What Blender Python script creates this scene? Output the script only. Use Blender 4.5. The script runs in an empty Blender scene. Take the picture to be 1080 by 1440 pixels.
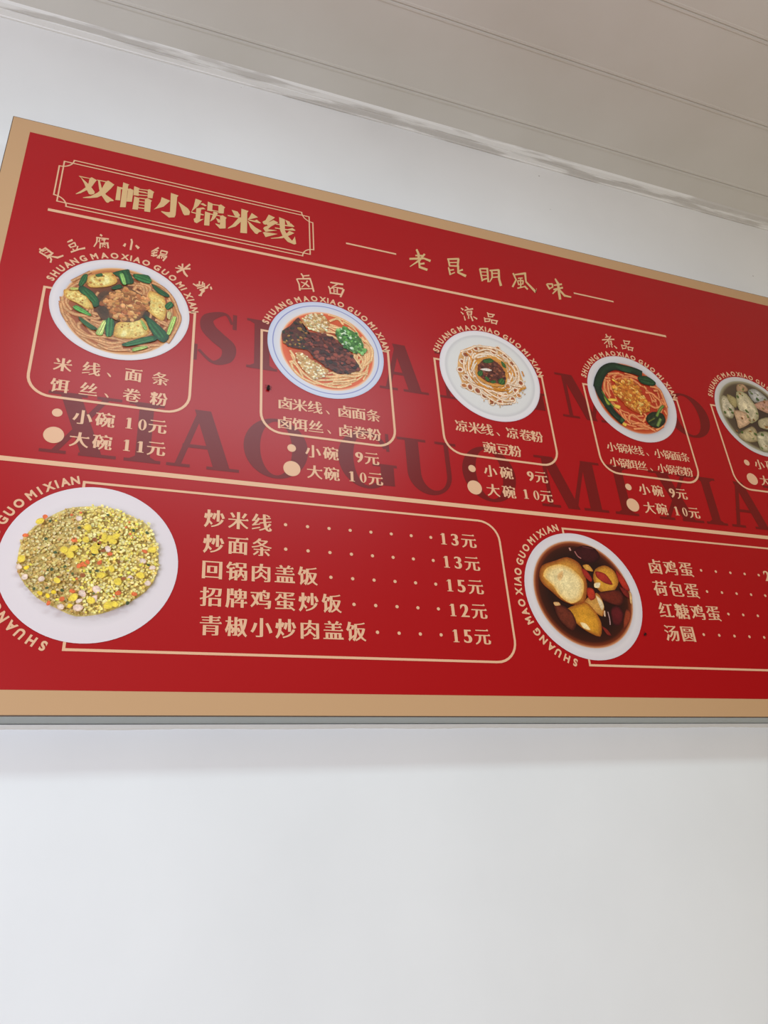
import bpy, bmesh, math, random
from mathutils import Vector, Matrix
from mathutils.geometry import delaunay_2d_cdt, interpolate_bezier, tessellate_polygon

# ------------------------------------------------------------------ camera
SC = bpy.context.scene
COL = SC.collection
CAM_Z = 1.5                       # camera height above the floor
THICK = 0.056                     # depth of the box sign on the wall
cam_data = bpy.data.cameras.new('camera')
cam = bpy.data.objects.new('camera', cam_data)
COL.objects.link(cam)
cam_data.sensor_fit = 'AUTO'
cam_data.sensor_width = 36.0
cam_data.lens = 36.0 * 1030.97 / 1440.0
cam_data.clip_start = 0.02
RT = Vector((0.94213723, -0.32838431, -0.06738823))
UP = -Vector((0.09175473, 0.44595323, -0.89034082))
FW = Vector((0.32242596, 0.83264005, 0.45027996))
m = Matrix((RT, UP, -FW)).transposed().to_4x4()
m.translation = Vector((0.0, -1.0 - THICK, CAM_Z))
cam.matrix_world = m
SC.camera = cam
SC.view_settings.view_transform = 'Standard'
SC.view_settings.look = 'None'
SC.view_settings.gamma = 1.0
SC.view_settings.use_curve_mapping = False
SC.view_settings.exposure = 0.0

# ------------------------------------------------------------------ light
world = bpy.data.worlds.new('ambient_gradient'); SC.world = world
world.use_nodes = True
bg = world.node_tree.nodes['Background']
bg.inputs['Color'].default_value = (1.0, 0.833, 0.508, 1)
# added warm ambient gradient, shaped to brighten the left and darken the right
wt = world.node_tree
w_tc = wt.nodes.new('ShaderNodeTexCoord'); w_sx = wt.nodes.new('ShaderNodeSeparateXYZ'); w_mr = wt.nodes.new('ShaderNodeMapRange')
w_mr.inputs['From Min'].default_value = 1.0; w_mr.inputs['From Max'].default_value = -1.0
w_mr.inputs['To Min'].default_value = 0.0; w_mr.inputs['To Max'].default_value = 0.925
wt.links.new(w_tc.outputs['Generated'], w_sx.inputs[0]); wt.links.new(w_sx.outputs['X'], w_mr.inputs['Value']); wt.links.new(w_mr.outputs[0], bg.inputs['Strength'])

def area(name, loc, target, sx, sy, power, color, spread=180):
    d = bpy.data.lights.new(name, 'AREA'); d.shape = 'RECTANGLE'; d.size = sx; d.size_y = sy
    d.energy = power; d.color = color; d.spread = math.radians(spread)
    o = bpy.data.objects.new(name, d); COL.objects.link(o)
    o.location = loc
    o.rotation_euler = (Vector(target) - Vector(loc)).to_track_quat('-Z', 'Y').to_euler()
    return o
# long fluorescent ceiling panel just behind the camera
area('ceiling_lamp', (0.3, -1.32, 3.11), (0.3, -1.32, 0.0), 1.3, 0.32, 16.2, (0.706, 0.912, 1.0))
# tall shop window to the left, behind the camera
area('shop_window', (-1.7, -2.6, 1.1), (0.2, 0.0, 1.2), 2.0, 1.7, 86.2, (0.622, 0.727, 1.0))

# ------------------------------------------------------------------ helpers
def lin(c):
    out = []
    for v in c[:3]:
        v = v / 255.0
        out.append(v / 12.92 if v <= 0.04045 else ((v + 0.055) / 1.055) ** 2.4)
    return (*out, 1.0)

def node_mat(name):
    mt = bpy.data.materials.new(name); mt.use_nodes = True
    nt = mt.node_tree
    return mt, nt, nt.nodes['Principled BSDF']

def tag(o, label=None, category=None, group=None, kind=None):
    if label: o['label'] = label
    if category: o['category'] = category
    if group: o['group'] = group
    if kind: o['kind'] = kind
    return o

def link_mesh(name, verts, faces, mat, parent=None, cols=None, smooth=False):
    me = bpy.data.meshes.new(name)
    me.from_pydata(verts, [], faces)
    if cols:
        at = me.color_attributes.new('Ink', 'FLOAT_COLOR', 'POINT')
        flat = [x for c in cols for x in c]
        at.data.foreach_set('color', flat)
    me.materials.append(mat)
    if smooth:
        me.polygons.foreach_set('use_smooth', [True] * len(me.polygons))
    me.update()
    o = bpy.data.objects.new(name, me); COL.objects.link(o)
    if parent: o.parent = parent
    return o

def box(name, x0, x1, y0, y1, z0, z1, mat, parent=None, bevel=0.0):
    bm = bmesh.new()
    bmesh.ops.create_cube(bm, size=1.0)
    for v in bm.verts:
        v.co = Vector(((x0 + x1) / 2 + v.co.x * (x1 - x0), (y0 + y1) / 2 + v.co.y * (y1 - y0), (z0 + z1) / 2 + v.co.z * (z1 - z0)))
    if bevel:
        bmesh.ops.bevel(bm, geom=bm.edges[:], offset=bevel, segments=2, affect='EDGES')
    me = bpy.data.meshes.new(name); bm.to_mesh(me); bm.free()
    me.materials.append(mat)
    o = bpy.data.objects.new(name, me); COL.objects.link(o)
    if parent: o.parent = parent
    return o

def noise_bump(nt, bsdf, scale, strength, dist=0.001, detail=6, vec=None):
    n = nt.nodes.new('ShaderNodeTexNoise'); n.inputs['Scale'].default_value = scale; n.inputs['Detail'].default_value = detail
    b = nt.nodes.new('ShaderNodeBump'); b.inputs['Strength'].default_value = strength; b.inputs['Distance'].default_value = dist
    tc = nt.nodes.new('ShaderNodeTexCoord')
    nt.links.new(tc.outputs['Object'], n.inputs['Vector'])
    nt.links.new(n.outputs['Fac'], b.inputs['Height'])
    nt.links.new(b.outputs['Normal'], bsdf.inputs['Normal'])
    return n, b, tc

# ------------------------------------------------------------------ materials
# painted plaster wall: faint mottling, a few specks of dirt
WALL, nt, bs = node_mat('painted_plaster')
n, b, tc = noise_bump(nt, bs, 60, 0.12, 0.0015, 8)
cr = nt.nodes.new('ShaderNodeValToRGB')
cr.color_ramp.elements[0].position = 0.3; cr.color_ramp.elements[0].color = lin((226, 224, 221))
cr.color_ramp.elements[1].position = 0.7; cr.color_ramp.elements[1].color = lin((233, 231, 228))
n2 = nt.nodes.new('ShaderNodeTexNoise'); n2.inputs['Scale'].default_value = 3.0; n2.inputs['Detail'].default_value = 4
nt.links.new(tc.outputs['Object'], n2.inputs['Vector']); nt.links.new(n2.outputs['Fac'], cr.inputs['Fac'])
vo = nt.nodes.new('ShaderNodeTexVoronoi'); vo.inputs['Scale'].default_value = 13; vo.inputs['Randomness'].default_value = 1
nt.links.new(tc.outputs['Object'], vo.inputs['Vector'])
sp = nt.nodes.new('ShaderNodeMath'); sp.operation = 'LESS_THAN'; sp.inputs[1].default_value = 0.026
nt.links.new(vo.outputs['Distance'], sp.inputs[0])
mx = nt.nodes.new('ShaderNodeMix'); mx.data_type = 'RGBA'
mx.inputs['B'].default_value = lin((120, 104, 86))
ml = nt.nodes.new('ShaderNodeMath'); ml.operation = 'MULTIPLY'; ml.inputs[1].default_value = 0.7
nt.links.new(sp.outputs[0], ml.inputs[0]); nt.links.new(ml.outputs[0], mx.inputs['Factor'])
nt.links.new(cr.outputs['Color'], mx.inputs['A']); nt.links.new(mx.outputs['Result'], bs.inputs['Base Color'])
bs.inputs['Roughness'].default_value = 0.75
bs.inputs['Specular IOR Level'].default_value = 0.25

# PVC ceiling planks with a faint embossed grain
CEIL, nt, bs = node_mat('ceiling_plank')
bs.inputs['Base Color'].default_value = lin((206, 201, 193)); bs.inputs['Roughness'].default_value = 0.5
n, b, tc = noise_bump(nt, bs, 25, 0.08, 0.001, 5)
mp = nt.nodes.new('ShaderNodeMapping'); mp.inputs['Scale'].default_value = (0.5, 3.0, 1.0)
nt.links.new(tc.outputs['Object'], mp.inputs['Vector']); nt.links.new(mp.outputs['Vector'], n.inputs['Vector'])
n2 = nt.nodes.new('ShaderNodeTexNoise'); n2.inputs['Scale'].default_value = 2.5; n2.inputs['Detail'].default_value = 5
nt.links.new(tc.outputs['Object'], n2.inputs['Vector'])
cr = nt.nodes.new('ShaderNodeValToRGB')
cr.color_ramp.elements[0].position = 0.3; cr.color_ramp.elements[0].color = lin((201, 195, 186))
cr.color_ramp.elements[1].position = 0.7; cr.color_ramp.elements[1].color = lin((211, 206, 199))
nt.links.new(n2.outputs['Fac'], cr.inputs['Fac']); nt.links.new(cr.outputs['Color'], bs.inputs['Base Color'])

# cornice strip smeared with white caulk
TRIM, nt, bs = node_mat('caulked_trim')
tc = nt.nodes.new('ShaderNodeTexCoord'); mp = nt.nodes.new('ShaderNodeMapping')
mp.inputs['Scale'].default_value = (4.5, 45, 45)
n = nt.nodes.new('ShaderNodeTexNoise'); n.inputs['Scale'].default_value = 1.0; n.inputs['Detail'].default_value = 6
nt.links.new(tc.outputs['Object'], mp.inputs['Vector']); nt.links.new(mp.outputs['Vector'], n.inputs['Vector'])
cr = nt.nodes.new('ShaderNodeValToRGB'); cr.color_ramp.interpolation = 'LINEAR'
cr.color_ramp.elements[0].position = 0.46; cr.color_ramp.elements[0].color = lin((202, 197, 191))
cr.color_ramp.elements[1].position = 0.53; cr.color_ramp.elements[1].color = lin((232, 229, 225))
e = cr.color_ramp.elements.new(0.26); e.color = lin((150, 140, 128))
e = cr.color_ramp.elements.new(0.31); e.color = lin((200, 195, 189))
nt.links.new(n.outputs['Fac'], cr.inputs['Fac']); nt.links.new(cr.outputs['Color'], bs.inputs['Base Color'])
bp_ = nt.nodes.new('ShaderNodeBump'); bp_.inputs['Strength'].default_value = 0.5; bp_.inputs['Distance'].default_value = 0.002
nt.links.new(n.outputs['Fac'], bp_.inputs['Height']); nt.links.new(bp_.outputs['Normal'], bs.inputs['Normal'])
bs.inputs['Roughness'].default_value = 0.6

# white sealant, grey aluminium, dark sheet edge
SEAL, nt, bs = node_mat('dried_sealant'); bs.inputs['Base Color'].default_value = lin((214, 210, 204)); bs.inputs['Roughness'].default_value = 0.6
noise_bump(nt, bs, 90, 0.4, 0.002)
ALU, nt, bs = node_mat('grey_aluminium'); bs.inputs['Base Color'].default_value = lin((168, 174, 174)); bs.inputs['Roughness'].default_value = 0.55
bs.inputs['Metallic'].default_value = 0.2
noise_bump(nt, bs, 200, 0.1, 0.0004)
EDGE, nt, bs = node_mat('sheet_edge'); bs.inputs['Base Color'].default_value = lin((84, 62, 44)); bs.inputs['Roughness'].default_value = 0.6
noise_bump(nt, bs, 200, 0.1, 0.0004)
INSECT, nt, bs = node_mat('insect_shell'); bs.inputs['Base Color'].default_value = lin((34, 10, 10)); bs.inputs['Roughness'].default_value = 0.6; bs.inputs['Specular IOR Level'].default_value = 0.2
noise_bump(nt, bs, 900, 0.3, 0.0003)
WING, nt, bs = node_mat('insect_wing'); bs.inputs['Base Color'].default_value = lin((40, 16, 14)); bs.inputs['Roughness'].default_value = 0.7; bs.inputs['Specular IOR Level'].default_value = 0.2
noise_bump(nt, bs, 900, 0.3, 0.0003)

# satin print: the ink colour is carried by the mesh of each printed part
INK, nt, bs = node_mat('satin_print')
at = nt.nodes.new('ShaderNodeVertexColor'); at.layer_name = 'Ink'
n, b, tc = noise_bump(nt, bs, 700, 0.10, 0.0004, 3)
nt.links.new(at.outputs['Color'], bs.inputs['Base Color'])
bs.inputs['Roughness'].default_value = 0.33
bs.inputs['Specular IOR Level'].default_value = 0.34

# the dish photographs: same satin sheet, with the fine mottling of the printed picture
PHOTO, nt, bs = node_mat('photo_print')
at = nt.nodes.new('ShaderNodeVertexColor'); at.layer_name = 'Ink'
n, b, tc = noise_bump(nt, bs, 700, 0.10, 0.0004, 3)
bs.inputs['Roughness'].default_value = 0.33
bs.inputs['Specular IOR Level'].default_value = 0.34
val = None
for sc_, lo, hi in ((420, 0.80, 1.16), (130, 0.82, 1.14)):
    q = nt.nodes.new('ShaderNodeTexNoise'); q.inputs['Scale'].default_value = sc_; q.inputs['Detail'].default_value = 3
    mr = nt.nodes.new('ShaderNodeMapRange'); mr.inputs['From Min'].default_value = 0.3; mr.inputs['From Max'].default_value = 0.7; mr.inputs['To Min'].default_value = lo; mr.inputs['To Max'].default_value = hi
    nt.links.new(tc.outputs['Object'], q.inputs['Vector']); nt.links.new(q.outputs['Fac'], mr.inputs['Value'])
    if val is None: val = mr.outputs[0]
    else:
        mm_ = nt.nodes.new('ShaderNodeMath'); mm_.operation = 'MULTIPLY'; nt.links.new(val, mm_.inputs[0]); nt.links.new(mr.outputs[0], mm_.inputs[1]); val = mm_.outputs[0]
vm = nt.nodes.new('ShaderNodeVectorMath'); vm.operation = 'SCALE'
nt.links.new(at.outputs['Color'], vm.inputs[0]); nt.links.new(val, vm.inputs['Scale']); nt.links.new(vm.outputs[0], bs.inputs['Base Color'])

# ------------------------------------------------------------------ room
CEIL_Z = CAM_Z + 1.634
X0, X1 = -2.6, 4.6
WALLTOP = CEIL_Z + 0.02
def structure(o, label): return tag(o, label, kind='structure')
structure(box('wall_back', X0, X1, 0.0, 0.12, 0.0, WALLTOP, WALL), 'off-white painted plaster wall behind the red menu board')

def extrude_profile(name, prof, x0, x1, mat, parent=None):
    n = len(prof)
    vs = [(x0, y, z) for y, z in prof] + [(x1, y, z) for y, z in prof]
    fs = [(i, (i + 1) % n, n + (i + 1) % n, n + i) for i in range(n)]
    fs += [tuple(range(n))[::-1], tuple(range(n, 2 * n))]
    me = bpy.data.meshes.new(name); me.from_pydata(vs, [], fs)
    bm = bmesh.new(); bm.from_mesh(me); bmesh.ops.recalc_face_normals(bm, faces=bm.faces[:]); bm.to_mesh(me); bm.free()
    me.materials.append(mat)
    o = bpy.data.objects.new(name, me); COL.objects.link(o)
    if parent: o.parent = parent
    return o
# planks run along the wall: a raised bead and a fine open joint every 17 cm
prof = [(0.0, CEIL_Z + 0.03), (0.0, CEIL_Z)]
y = -0.096
while y > -3.2:
    prof += [(y + 0.0075, CEIL_Z), (y + 0.0065, CEIL_Z - 0.0016), (y + 0.002, CEIL_Z - 0.0016), (y + 0.0006, CEIL_Z + 0.0018), (y - 0.0006, CEIL_Z + 0.0018),
             (y - 0.0012, CEIL_Z - 0.0006), (y - 0.006, CEIL_Z - 0.0006), (y - 0.0075, CEIL_Z)]
    y -= 0.17
prof += [(-3.3, CEIL_Z), (-3.3, CEIL_Z + 0.03)]
structure(extrude_profile('ceiling', prof, X0, X1, CEIL), 'grey-white plastic plank ceiling above the menu board')
prof = [(0.0, CEIL_Z - 0.003), (-0.004, CEIL_Z - 0.0045), (-0.006, CEIL_Z - 0.003), (-0.018, CEIL_Z - 0.0035), (-0.020, CEIL_Z - 0.0020), (-0.0215, CEIL_Z - 0.0035), (-0.032, CEIL_Z - 0.003), (-0.038, CEIL_Z + 0.0005), (0.0, CEIL_Z + 0.004)]
structure(extrude_profile('trim_1', prof, X0, X1, TRIM), 'caulk-smeared white trim strip where wall meets ceiling')

# ------------------------------------------------------------------ menu board
BL, BR, BB, BT = -0.2686, 1.5110, 0.2106, 1.2740       # edges of the board, metres from the camera axis
AX = (BL + BR) / 2
board = bpy.data.objects.new('menu_board', None); COL.objects.link(board)
board.location = (AX, 0.0, CAM_Z + BB)
board.empty_display_size = 0.2
tag(board, 'large red and gold printed menu board with seven dish photos on the white wall', 'menu board')

def loc(a, b, lay): return (a - AX, -(THICK + lay), b - BB)
def part(name, parent, label=None): pass

box('frame', BL - AX + 0.001, BR - AX - 0.001, -THICK + 0.003, -0.0003, 0.001, BT - BB - 0.001, ALU, board, 0.001)
box('face_sheet', BL - AX, BR - AX, -THICK, -THICK + 0.003, 0.0, BT - BB, EDGE, board)

class Print:
    """collects flat printed shapes; each new shape lies a hair above the one before"""
    STEP = 0.00003
    def __init__(s, lay): s.v = []; s.f = []; s.c = []; s.lay = lay; s.top = lay
    def up(s, k=1): s.lay += s.STEP * k; return s.lay
    def add(s, pts, faces, cols, lay=None):
        k = len(s.v); l = s.lay if lay is None else lay
        s.top = max(s.top, l)
        for (a, b) in pts: s.v.append(loc(a, b, l))
        s.c += cols if isinstance(cols, list) else [cols] * len(pts)
        s.f += [tuple(k + i for i in f) for f in faces]
    def poly(s, pts, col):
        ar = sum(pts[i][0] * pts[(i + 1) % len(pts)][1] - pts[(i + 1) % len(pts)][0] * pts[i][1] for i in range(len(pts)))
        if ar < 0: pts = pts[::-1]
        tris = tessellate_polygon([[Vector((a, b, 0)) for a, b in pts]])
        fs = []
        for t in tris:
            p, q, r = (pts[i] for i in t)
            if (q[0] - p[0]) * (r[1] - p[1]) - (r[0] - p[0]) * (q[1] - p[1]) < 0: t = t[::-1]
            fs.append(tuple(t))
        s.add(pts, fs, col); s.up(0.15)
    def blob(s, pts, cin, cout, ring=0.72):
        """smooth outline with the ink shading from the middle to the edge"""
        pts = smooth(pts, 3, True)
        n = len(pts); cx = sum(p[0] for p in pts) / n; cy = sum(p[1] for p in pts) / n
        ar = sum(pts[i][0] * pts[(i + 1) % n][1] - pts[(i + 1) % n][0] * pts[i][1] for i in range(n))
        if ar < 0: pts = pts[::-1]
        inner = [(cx + (a - cx) * ring, cy + (b - cy) * ring) for a, b in pts]
        vs = [(cx, cy)] + inner + list(pts)
        fs = []
        for i in range(n):
            j = (i + 1) % n
            fs.append((0, 1 + i, 1 + j)); fs.append((1 + i, 1 + n + i, 1 + n + j, 1 + j))
        mid = tuple(cin[k] * 0.75 + cout[k] * 0.25 for k in range(4))
        s.add(vs, fs, [cin] + [mid] * n + [cout] * n); s.up(0.15)
    def ribbon(s, pts, w, cmid, cedge, closed=False):
        pts = smooth(pts, 5, closed); n = len(pts); vs = []; cs = []; fs = []
        for i in range(n):
            p = pts[i]; a = pts[(i - 1) % n] if closed else pts[max(i - 1, 0)]; b = pts[(i + 1) % n] if closed else pts[min(i + 1, n - 1)]
            dx, dy = b[0] - a[0], b[1] - a[1]; L = math.hypot(dx, dy) or 1; nx, ny = -dy / L, dx / L
            h = w / 2
            vs += [(p[0] + nx * h, p[1] + ny * h), p, (p[0] - nx * h, p[1] - ny * h)]; cs += [cedge, cmid, cedge]
        for i in range(n if closed else n - 1):
            k = 3 * i; l = 3 * ((i + 1) % n)
            fs += [(k, k + 1, l + 1, l), (k + 1, k + 2, l + 2, l + 1)]
        s.add(vs, fs, cs)
    def line(s, pts, w, col, closed=False):
        """mitred line of even width"""
        n = len(pts); vs = []; fs = []
        for i in range(n):
            p = pts[i]; a = pts[i - 1] if (closed or i > 0) else None; b = pts[(i + 1) % n] if (closed or i < n - 1) else None
            ns = []
            for u, v in ((a, p), (p, b)):
                if u is None or v is None: continue
                dx, dy = v[0] - u[0], v[1] - u[1]; L = math.hypot(dx, dy) or 1; ns.append((-dy / L, dx / L))
            if len(ns) == 1: ns.append(ns[0])
            mx_, my_ = ns[0][0] + ns[1][0], ns[0][1] + ns[1][1]; q = (mx_ * ns[0][0] + my_ * ns[0][1]) or 1
            mx_, my_ = mx_ / q, my_ / q
            vs += [(p[0] + mx_ * w / 2, p[1] + my_ * w / 2), (p[0] - mx_ * w / 2, p[1] - my_ * w / 2)]
        for i in range(n if closed else n - 1):
            k = 2 * i; l = 2 * ((i + 1) % n); fs.append((k, k + 1, l + 1, l))
        s.add(vs, fs, col)
    def disc(s, cx, cy, stops, sx=1.0, sy=1.0, seg=72):
        """stops: (radius, colour) from the middle outwards"""
        vs = [(cx, cy)]; cs = [stops[0][1]]; fs = []
        for r, c in stops:
            for i in range(seg):
                t = 2 * math.pi * i / seg; vs.append((cx + r * sx * math.cos(t), cy + r * sy * math.sin(t))); cs.append(c)
        for i in range(seg):
            j = (i + 1) % seg; fs.append((0, 1 + i, 1 + j))
            for k in range(len(stops) - 1):
                o = 1 + k * seg; q = o + seg; fs.append((o + i, q + i, q + j, o + j))
        s.add(vs, fs, cs)
    def scatter(s, pts, n, size, cols, rng, aspect=1.0, con=0.62):
        xs = [p[0] for p in pts]; ys = [p[1] for p in pts]; base = s.lay; k = 0; tries = 0
        while k < n and tries < n * 20:
            tries += 1
            x = rng.uniform(min(xs), max(xs)); y = rng.uniform(min(ys), max(ys))
            if not inside(x, y, pts): continue
            r = rng.uniform(*size) / 2; c = lin(rng.choice(cols)); t = rng.uniform(0, 6.28); m_ = 7
            dark = tuple(v * rng.uniform(con - 0.17, con + 0.18) for v in c[:3]) + (1,)
            light = tuple(min(1, v * rng.uniform(0.95, 1.0 + (1 - con) * 0.65)) for v in c[:3]) + (1,)
            q = []
            for i in range(m_):
                u = 2 * math.pi * i / m_; rr = r * rng.uniform(0.72, 1.15)
                ex, ey = rr * math.cos(u) * aspect, rr * math.sin(u)
                q.append((x + ex * math.cos(t) - ey * math.sin(t), y + ex * math.sin(t) + ey * math.cos(t)))
            cs = [light] + [dark if (math.sin(2 * math.pi * i / m_ + t) < -0.2) else c for i in range(m_)]
            s.add([(x, y)] + q, [(0, 1 + i, 1 + (i + 1) % m_) for i in range(m_)], cs, base + 0.0000025 * k)
            k += 1
        s.lay = base + 0.0000025 * n
    def build(s, name, parent, label=None, mat=None):
        o = link_mesh(name, s.v, s.f, mat or INK, parent, s.c)
        if label: o['label'] = label
        return o

def inside(x, y, pts):
    c = False; j = len(pts) - 1
    for i in range(len(pts)):
        (xi, yi), (xj, yj) = pts[i], pts[j]
        if (yi > y) != (yj > y) and x < (xj - xi) * (y - yi) / (yj - yi) + xi: c = not c
        j = i
    return c

def smooth(pts, k, closed=False):
    n = len(pts)
    if n < 3: return list(pts)
    out = []
    for i in range(n if closed else n - 1):
        p0 = pts[(i - 1) % n] if closed else pts[max(i - 1, 0)]; p1 = pts[i]; p2 = pts[(i + 1) % n]; p3 = pts[(i + 2) % n] if closed else pts[min(i + 2, n - 1)]
        for j in range(k):
            t = j / k; t2 = t * t; t3 = t2 * t
            f = 0.85 if closed else 1.0
            def h(a): 
                m1 = (p2[a] - p0[a]) / 2 * f; m2 = (p3[a] - p1[a]) / 2 * f
                return (2 * t3 - 3 * t2 + 1) * p1[a] + (t3 - 2 * t2 + t) * m1 + (-2 * t3 + 3 * t2) * p2[a] + (t3 - t2) * m2
            out.append((h(0), h(1)))
    if not closed: out.append(pts[-1])
    return out

# ink colours
RED = lin((167, 4, 14)); RED_DARK = lin((114, 14, 14)); GOLD = lin((196, 154, 112)); CREAM = lin((224, 174, 136)); TITLE_INK = lin((212, 172, 120))
PAPER = lin((228, 222, 226)); 

# layers above the sheet
L_BORDER, L_FIELD, L_MARK, L_RULE, L_PLATE, L_FOOD = 0.0002, 0.0004, 0.0006, 0.0008, 0.0010, 0.0012

p = Print(L_BORDER); e_ = 0.0012
p.poly([(BL + e_, BB + e_), (BR - e_, BB + e_), (BR - e_, BT - e_), (BL + e_, BT - e_)], GOLD); p.build('gold_border', board, 'gold border around the red field')
IN = 0.0318
p = Print(L_FIELD); p.poly([(BL + IN, BB + IN), (BR - IN, BB + IN), (BR - IN, BT - IN), (BL + IN, BT - IN)], RED); p.build('red_field', board, 'plain red background of the menu')

# ---- letter shapes -------------------------------------------------
text_curve = bpy.data.curves.new('letter_source', 'FONT'); text_obj = bpy.data.objects.new('letter_source', text_curve); COL.objects.link(text_obj)
_cache = {}
def contours(ch):
    if ch in _cache: return _cache[ch]
    text_curve.body = ch
    dg = bpy.context.evaluated_depsgraph_get(); dg.update()
    cu = text_obj.evaluated_get(dg).to_curve(dg)
    res = []
    for sp_ in cu.splines:
        bp = sp_.bezier_points; n = len(bp); pts = []
        for i in range(n):
            a, b = bp[i], bp[(i + 1) % n]
            d = b.co - a.co
            straight = abs(d.cross(a.handle_right - a.co).z) < 1e-4 * max(d.length, 1e-6) and abs(d.cross(b.handle_left - b.co).z) < 1e-4 * max(d.length, 1e-6)
            if straight: pts.append((a.co.x, a.co.y))
            else:
                for q in interpolate_bezier(a.co, a.handle_right, b.handle_left, b.co, 6)[:-1]: pts.append((q.x, q.y))
        clean = []
        for q in pts:
            if not clean or math.hypot(q[0] - clean[-1][0], q[1] - clean[-1][1]) > 0.003: clean.append(q)
        if len(clean) > 2 and math.hypot(clean[0][0] - clean[-1][0], clean[0][1] - clean[-1][1]) < 0.003: clean.pop()
        if len(clean) > 2: res.append(clean)
    text_obj.evaluated_get(dg).to_curve_clear()
    _cache[ch] = res
    return res

_glyph = {}
def glyph(ch, av, ah, serif):
    """triangles of one character; av widens upright strokes, ah widens level strokes (may be negative)"""
    key = (ch, av, ah, serif)
    if key in _glyph: return _glyph[key]
    cs = contours(ch)
    area_ = lambda c: sum(c[i][0] * c[(i + 1) % len(c)][1] - c[(i + 1) % len(c)][0] * c[i][1] for i in range(len(c))) / 2
    big = max((area_(c) for c in cs), key=abs)
    sg = 1 if big > 0 else -1
    vs, es, extra = [], [], []
    for c in cs:
        n = len(c); out = []
        nr = []
        for i in range(n):
            a, b = c[i], c[(i + 1) % n]; dx, dy = b[0] - a[0], b[1] - a[1]; L = math.hypot(dx, dy) or 1
            nr.append((sg * dy / L, -sg * dx / L))
        for i in range(n):
            n1, n2 = nr[i - 1], nr[i]
            d1 = av * n1[0] ** 2 + ah * n1[1] ** 2; d2 = av * n2[0] ** 2 + ah * n2[1] ** 2
            det = n1[0] * n2[1] - n1[1] * n2[0]
            if abs(det) > 0.35:
                mx_ = (d1 * n2[1] - d2 * n1[1]) / det; my_ = (n1[0] * d2 - n2[0] * d1) / det
            else:
                sx, sy = n1[0] + n2[0], n1[1] + n2[1]; L = math.hypot(sx, sy) or 1; d = (d1 + d2) / 2; mx_, my_ = sx / L * d, sy / L * d
            out.append((c[i][0] + mx_, c[i][1] + my_))
        k = len(vs); vs += [Vector(q) for q in out]; es += [(k + i, k + (i + 1) % n) for i in range(n)]
        if serif:
            for i in range(n):
                a, b = c[i], c[(i + 1) % n]
                if nr[i][0] > 0.97 and 0.03 < math.hypot(b[0] - a[0], b[1] - a[1]) < 0.095:
                    pa, pb = nr[i - 1], nr[(i + 1) % n]
                    L1 = math.hypot(c[i][0] - c[i - 1][0], c[i][1] - c[i - 1][1]); q2 = c[(i + 2) % n]; L2 = math.hypot(q2[0] - b[0], q2[1] - b[1])
                    if abs(pa[0]) < 0.15 and abs(pb[0]) < 0.15 and L1 > 0.1 and L2 > 0.1:
                        top = max(a[1], b[1]) + ah; x = a[0] + av
                        extra.append([(x - 0.15, top - 0.004), (x + 0.005, top - 0.004), (x - 0.045, top + 0.055)])
    r = delaunay_2d_cdt(vs, es, [], 0, 1e-6)
    pv = [(q[0], q[1]) for q in r[0]]; pf = []
    loops = []; k = 0
    for c in cs: loops.append([(q[0], q[1]) for q in vs[k:k + len(c)]]); k += len(c)
    for f in r[2]:
        A, B, C = (pv[i] for i in f[:3])
        gx, gy = (A[0] + B[0] + C[0]) / 3, (A[1] + B[1] + C[1]) / 3
        if sum(inside(gx, gy, lp) * (1 if area_(lp) * sg > 0 else -1) for lp in loops) <= 0: continue
        pf.append(tuple(f) if (B[0] - A[0]) * (C[1] - A[1]) - (C[0] - A[0]) * (B[1] - A[1]) > 0 else tuple(f[::-1]))
    _glyph[key] = (pv, pf, extra)
    return _glyph[key]

SONG = (0.034, -0.006, True); SONG_SMALL = (0.028, -0.010, True)
def put(pr, ch, a, b, size, style=SONG, col=CREAM, rot=0.0, centre=(0.5, 0.38), sx=1.0, sy=1.0):
    pv, pf, extra = glyph(ch, *style)
    co, si = math.cos(rot), math.sin(rot)
    def place(q):
        x = (q[0] - centre[0]) * size * sx; y = (q[1] - centre[1]) * size * sy
        return (a + x * co - y * si, b + x * si + y * co)
    pr.add([place(q) for q in pv], pf, col)
    if extra:
        l0 = pr.lay; pr.up()
        for t in extra: pr.add([place(q) for q in t], [(0, 1, 2)], col)
        pr.lay = l0

def digit(pr, ch, a, b, h, col=CREAM):
    """upright old-style numeral of height h centred at (a, b)"""
    if ch == '1':
        w = h * 0.125
        pr.poly([(a - w, b - h / 2 + 0.05 * h), (a - w, b + h / 2), (a + w, b + h / 2), (a + w, b - h / 2 + 0.05 * h)], col)
        pr.poly([(a - 0.25 * h, b - h / 2), (a + 0.25 * h, b - h / 2), (a + 0.25 * h, b - h / 2 + 0.06 * h), (a - 0.25 * h, b - h / 2 + 0.06 * h)], col)
        pr.poly([(a - 0.28 * h, b + 0.34 * h), (a - w, b + 0.34 * h), (a - w, b + h / 2), (a - 0.05 * h, b + h / 2)], col)
        return
    if ch == '0':
        n = 28; vs = []; fs = []
        for i in range(n):
            t = 2 * math.pi * i / n
            vs += [(a + 0.31 * h * math.cos(t), b + 0.51 * h * math.sin(t)), (a + 0.115 * h * math.cos(t), b + 0.46 * h * math.sin(t))]
        for i in range(n):
            k = 2 * i; l = 2 * ((i + 1) % n); fs.append((k, l, l + 1, k + 1))
        pr.add(vs, fs, col); return
    cs = contours(ch); xs = [q[0] for c in cs for q in c]; ys = [q[1] for c in cs for q in c]
    size = h * 1.06 / (max(ys) - min(ys))
    put(pr, ch, a, b, size, (0.052, -0.006, False), col, 0.0, ((min(xs) + max(xs)) / 2, (min(ys) + max(ys)) / 2), sx=0.92)

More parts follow.
